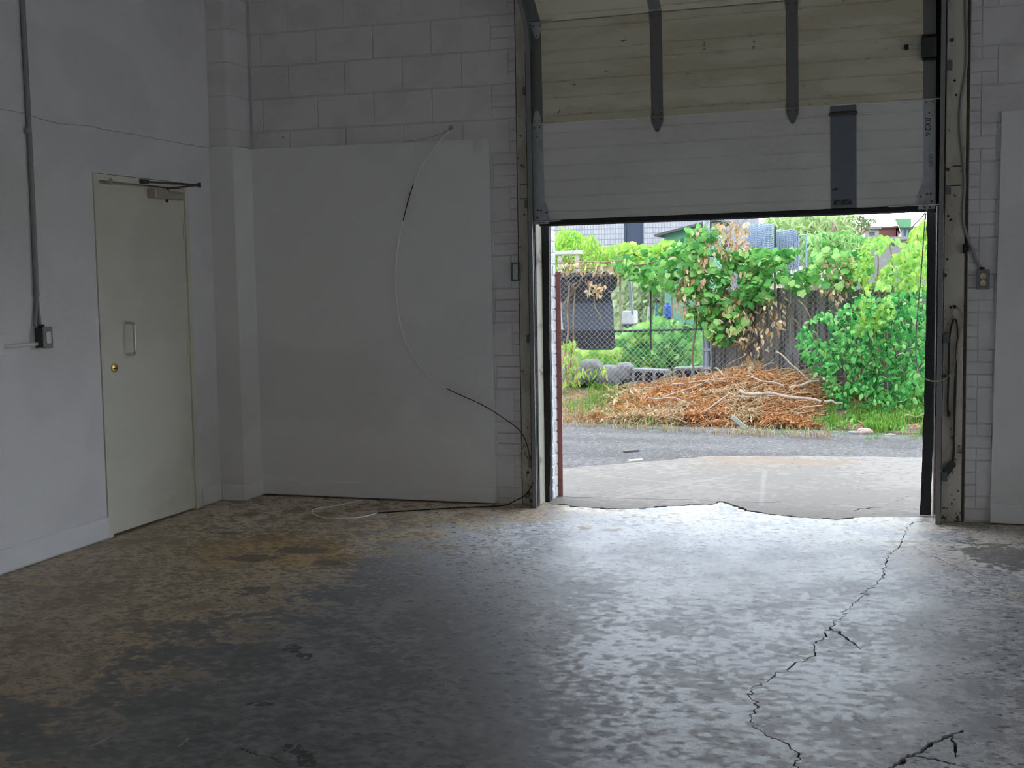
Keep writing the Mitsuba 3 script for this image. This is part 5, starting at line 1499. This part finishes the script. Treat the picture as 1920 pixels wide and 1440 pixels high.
mat('mat_far_block', far_block, 0.9, spec=0.1)
mat('mat_navy_door', (0.019, 0.033, 0.061), 0.5)
Y = 38.0
t = thing('warehouse', 'long grey block-walled building with a dark blue door, far behind the garden', 'building')
xl_, xr2 = -40.0, at(1300, 440, Y)[0]
da, db = at(1170, 470, Y)[0], at(1207, 470, Y)[0]
wallp = sbox(xl_, 0.0, xr2, 7.0).difference(sbox(da, 0.0, db, 4.1))
add(t + '__wall', prism(wallp, 0.4, 'y', Y), 'mat_far_block')
add(t + '__side_wall', box(xr2 - 0.4, xr2, Y + 0.4, Y + 20, 0, 7.0), 'mat_far_block')
add(t + '__roof', box(xl_, xr2 + 0.2, Y - 0.2, Y + 20, 7.0, 7.3), 'mat_shed_roof')
add(t + '__door', cbox(da, db, Y + 0.10, Y + 0.16, 0.1, 4.1, 0.01), 'mat_navy_door', 'dark blue door')
add(t + '__door__frame', join([box(da, da + 0.06, Y + 0.02, Y + 0.18, 0, 4.1), box(db - 0.06, db, Y + 0.02, Y + 0.18, 0, 4.1), box(da, db, Y + 0.02, Y + 0.18, 4.0, 4.1)]), 'mat_navy_door')

mat('mat_far_red', lambda p, n, uv: mix((0.209, 0.072, 0.066), (0.253, 0.105, 0.094), noise(p.x * 3, p.y, p.z * 12)), 0.8)
mat('mat_far_cream', (0.363, 0.33, 0.275), 0.8)
mat('mat_far_grey', (0.21, 0.205, 0.20), 0.8)
mat('mat_far_green', (0.11, 0.286, 0.132), 0.6)
mat('mat_far_glass', (0.088, 0.187, 0.253), 0.2)
mat('mat_far_teal', (0.248, 0.341, 0.363), 0.6)


def house(name, label, x0p, x1p, ytop, Y, d, wall, roof, windows=(), roofh=0.4):
    a, b = at(x0p, ytop, Y), at(x1p, ytop, Y)
    t = thing(name, label, 'building')
    wp = sbox(a[0], 0.1, b[0], a[2])
    holes = []
    for (u0, u1, v0, v1) in windows:
        p, q = at(u0, v1, Y), at(u1, v0, Y)
        holes.append((p[0], q[0], p[2], q[2])); wp = wp.difference(sbox(p[0], p[2], q[0], q[2]))
    add(t + '__wall', join([prism(wp, 0.3, 'y', Y), box(a[0], a[0] + 0.3, Y + 0.3, Y + d, 0.1, a[2]), box(b[0] - 0.3, b[0], Y + 0.3, Y + d, 0.1, a[2])]), wall)
    add(t + '__roof', join([box(a[0] - 0.1, b[0] + 0.1, Y - 0.15, Y + d, a[2], a[2] + roofh)]), roof)
    for h in holes:
        add(t + '__window', box(h[0], h[1], Y + 0.12, Y + 0.16, h[2], h[3]), 'mat_far_glass')
    return t


house('house', 'low red building far off at the right, beside the green one', 1648, 1680, 428, 60, 12, 'mat_far_red', 'mat_far_red', roofh=0.08)
house('house', 'cream low building far off, left of the red one', 1622, 1647, 430, 58, 1.5, 'mat_far_cream', 'mat_far_grey', ((1630, 1640, 436, 442),), roofh=0.1)
house('house', 'bright green and pale blue building far off at the right edge of the opening', 1690, 1716, 427, 57, 10, 'mat_far_teal', 'mat_far_teal', ((1694, 1699, 430, 446), (1702, 1707, 430, 446)), roofh=0.05)
a, b = at(1678, 427, 56.5), at(1708, 410, 56.5)
gt = [k for k in labels if k.startswith('house')][-1]
add(gt + '__upper_storey', prism(Polygon([(a[0], b[2]), (b[0], b[2]), (b[0], a[2]), (a[0] + 0.25, a[2])]), 8, 'y', 56.5), 'mat_far_green', 'bright green upper storey')
house('house', 'long low grey building beyond the bush at the right', 1580, 1745, 452, 44, 10, 'mat_far_grey', 'mat_far_grey', ((1596, 1601, 458, 468), (1610, 1616, 458, 468), (1660, 1678, 456, 462)), roofh=0.12)

# ------------------------------------------------------------------ trees beyond
def tree(label, poly, n, y0, y1, s0, s1, pal, seed, trunk, kind='slim', r=0.09):
    t = thing('tree', label, 'tree')
    pos = scatter(poly, n, y0, y1, seed)
    foliage(t, 'leaf', kind, pos, np.random.default_rng(seed).uniform(s0, s1, n), pal, seed=seed, up=0.5, droop=0.8, spread=0.8)
    gg = np.random.default_rng(seed + 3)
    ym = (y0 + y1) / 2
    base = at(*trunk, ym); foot = np.array([base[0], ym, 0.1])
    add(t + '__trunk', tube(wander(foot, base, 5, 0.05, gg), np.linspace(r, r * 0.6, 15), 8), 'mat_stem', smooth=40)
    for k in range(9):
        q = pos[gg.integers(0, n)]
        add(t + '__branch', tube(wander(base, q, 5, min(0.12, r * 1.4), gg), np.linspace(r * 0.5, 0.012, 15), 5), 'mat_stem', smooth=40)


PALE = [(0.293, 0.410, 0.156), (0.370, 0.488, 0.215), (0.234, 0.351, 0.136), (0.449, 0.546, 0.293)]
tree('wispy pale green tree behind the wire rolls', [[(1440, 400), (1590, 396), (1605, 430), (1590, 480), (1520, 495), (1440, 480), (1425, 430)]], 2600, 19, 23, 0.14, 0.34, PALE, 81, (1525, 470))
tree('smaller green tree between the wire rolls and the grey building', [[(1505, 440), (1590, 430), (1635, 450), (1610, 490), (1510, 495)]], 1300, 15, 17, 0.10, 0.22, G_MID + PALE, 82, (1560, 480))
tree('thin tree with sparse leaves before the far buildings at the right', [[(1592, 405), (1630, 402), (1645, 412), (1630, 428), (1600, 425)]], 60, 16, 18, 0.08, 0.15, [(0.09, 0.15, 0.06), (0.15, 0.22, 0.08)], 83, (1612, 440), r=0.022)
tree('bright green tree behind the sapling at the right edge', [[(1714, 425), (1760, 405), (1760, 500), (1700, 490), (1700, 455)]], 700, 10, 12, 0.07, 0.15, G_LIGHT, 84, (1740, 480), kind='oval')
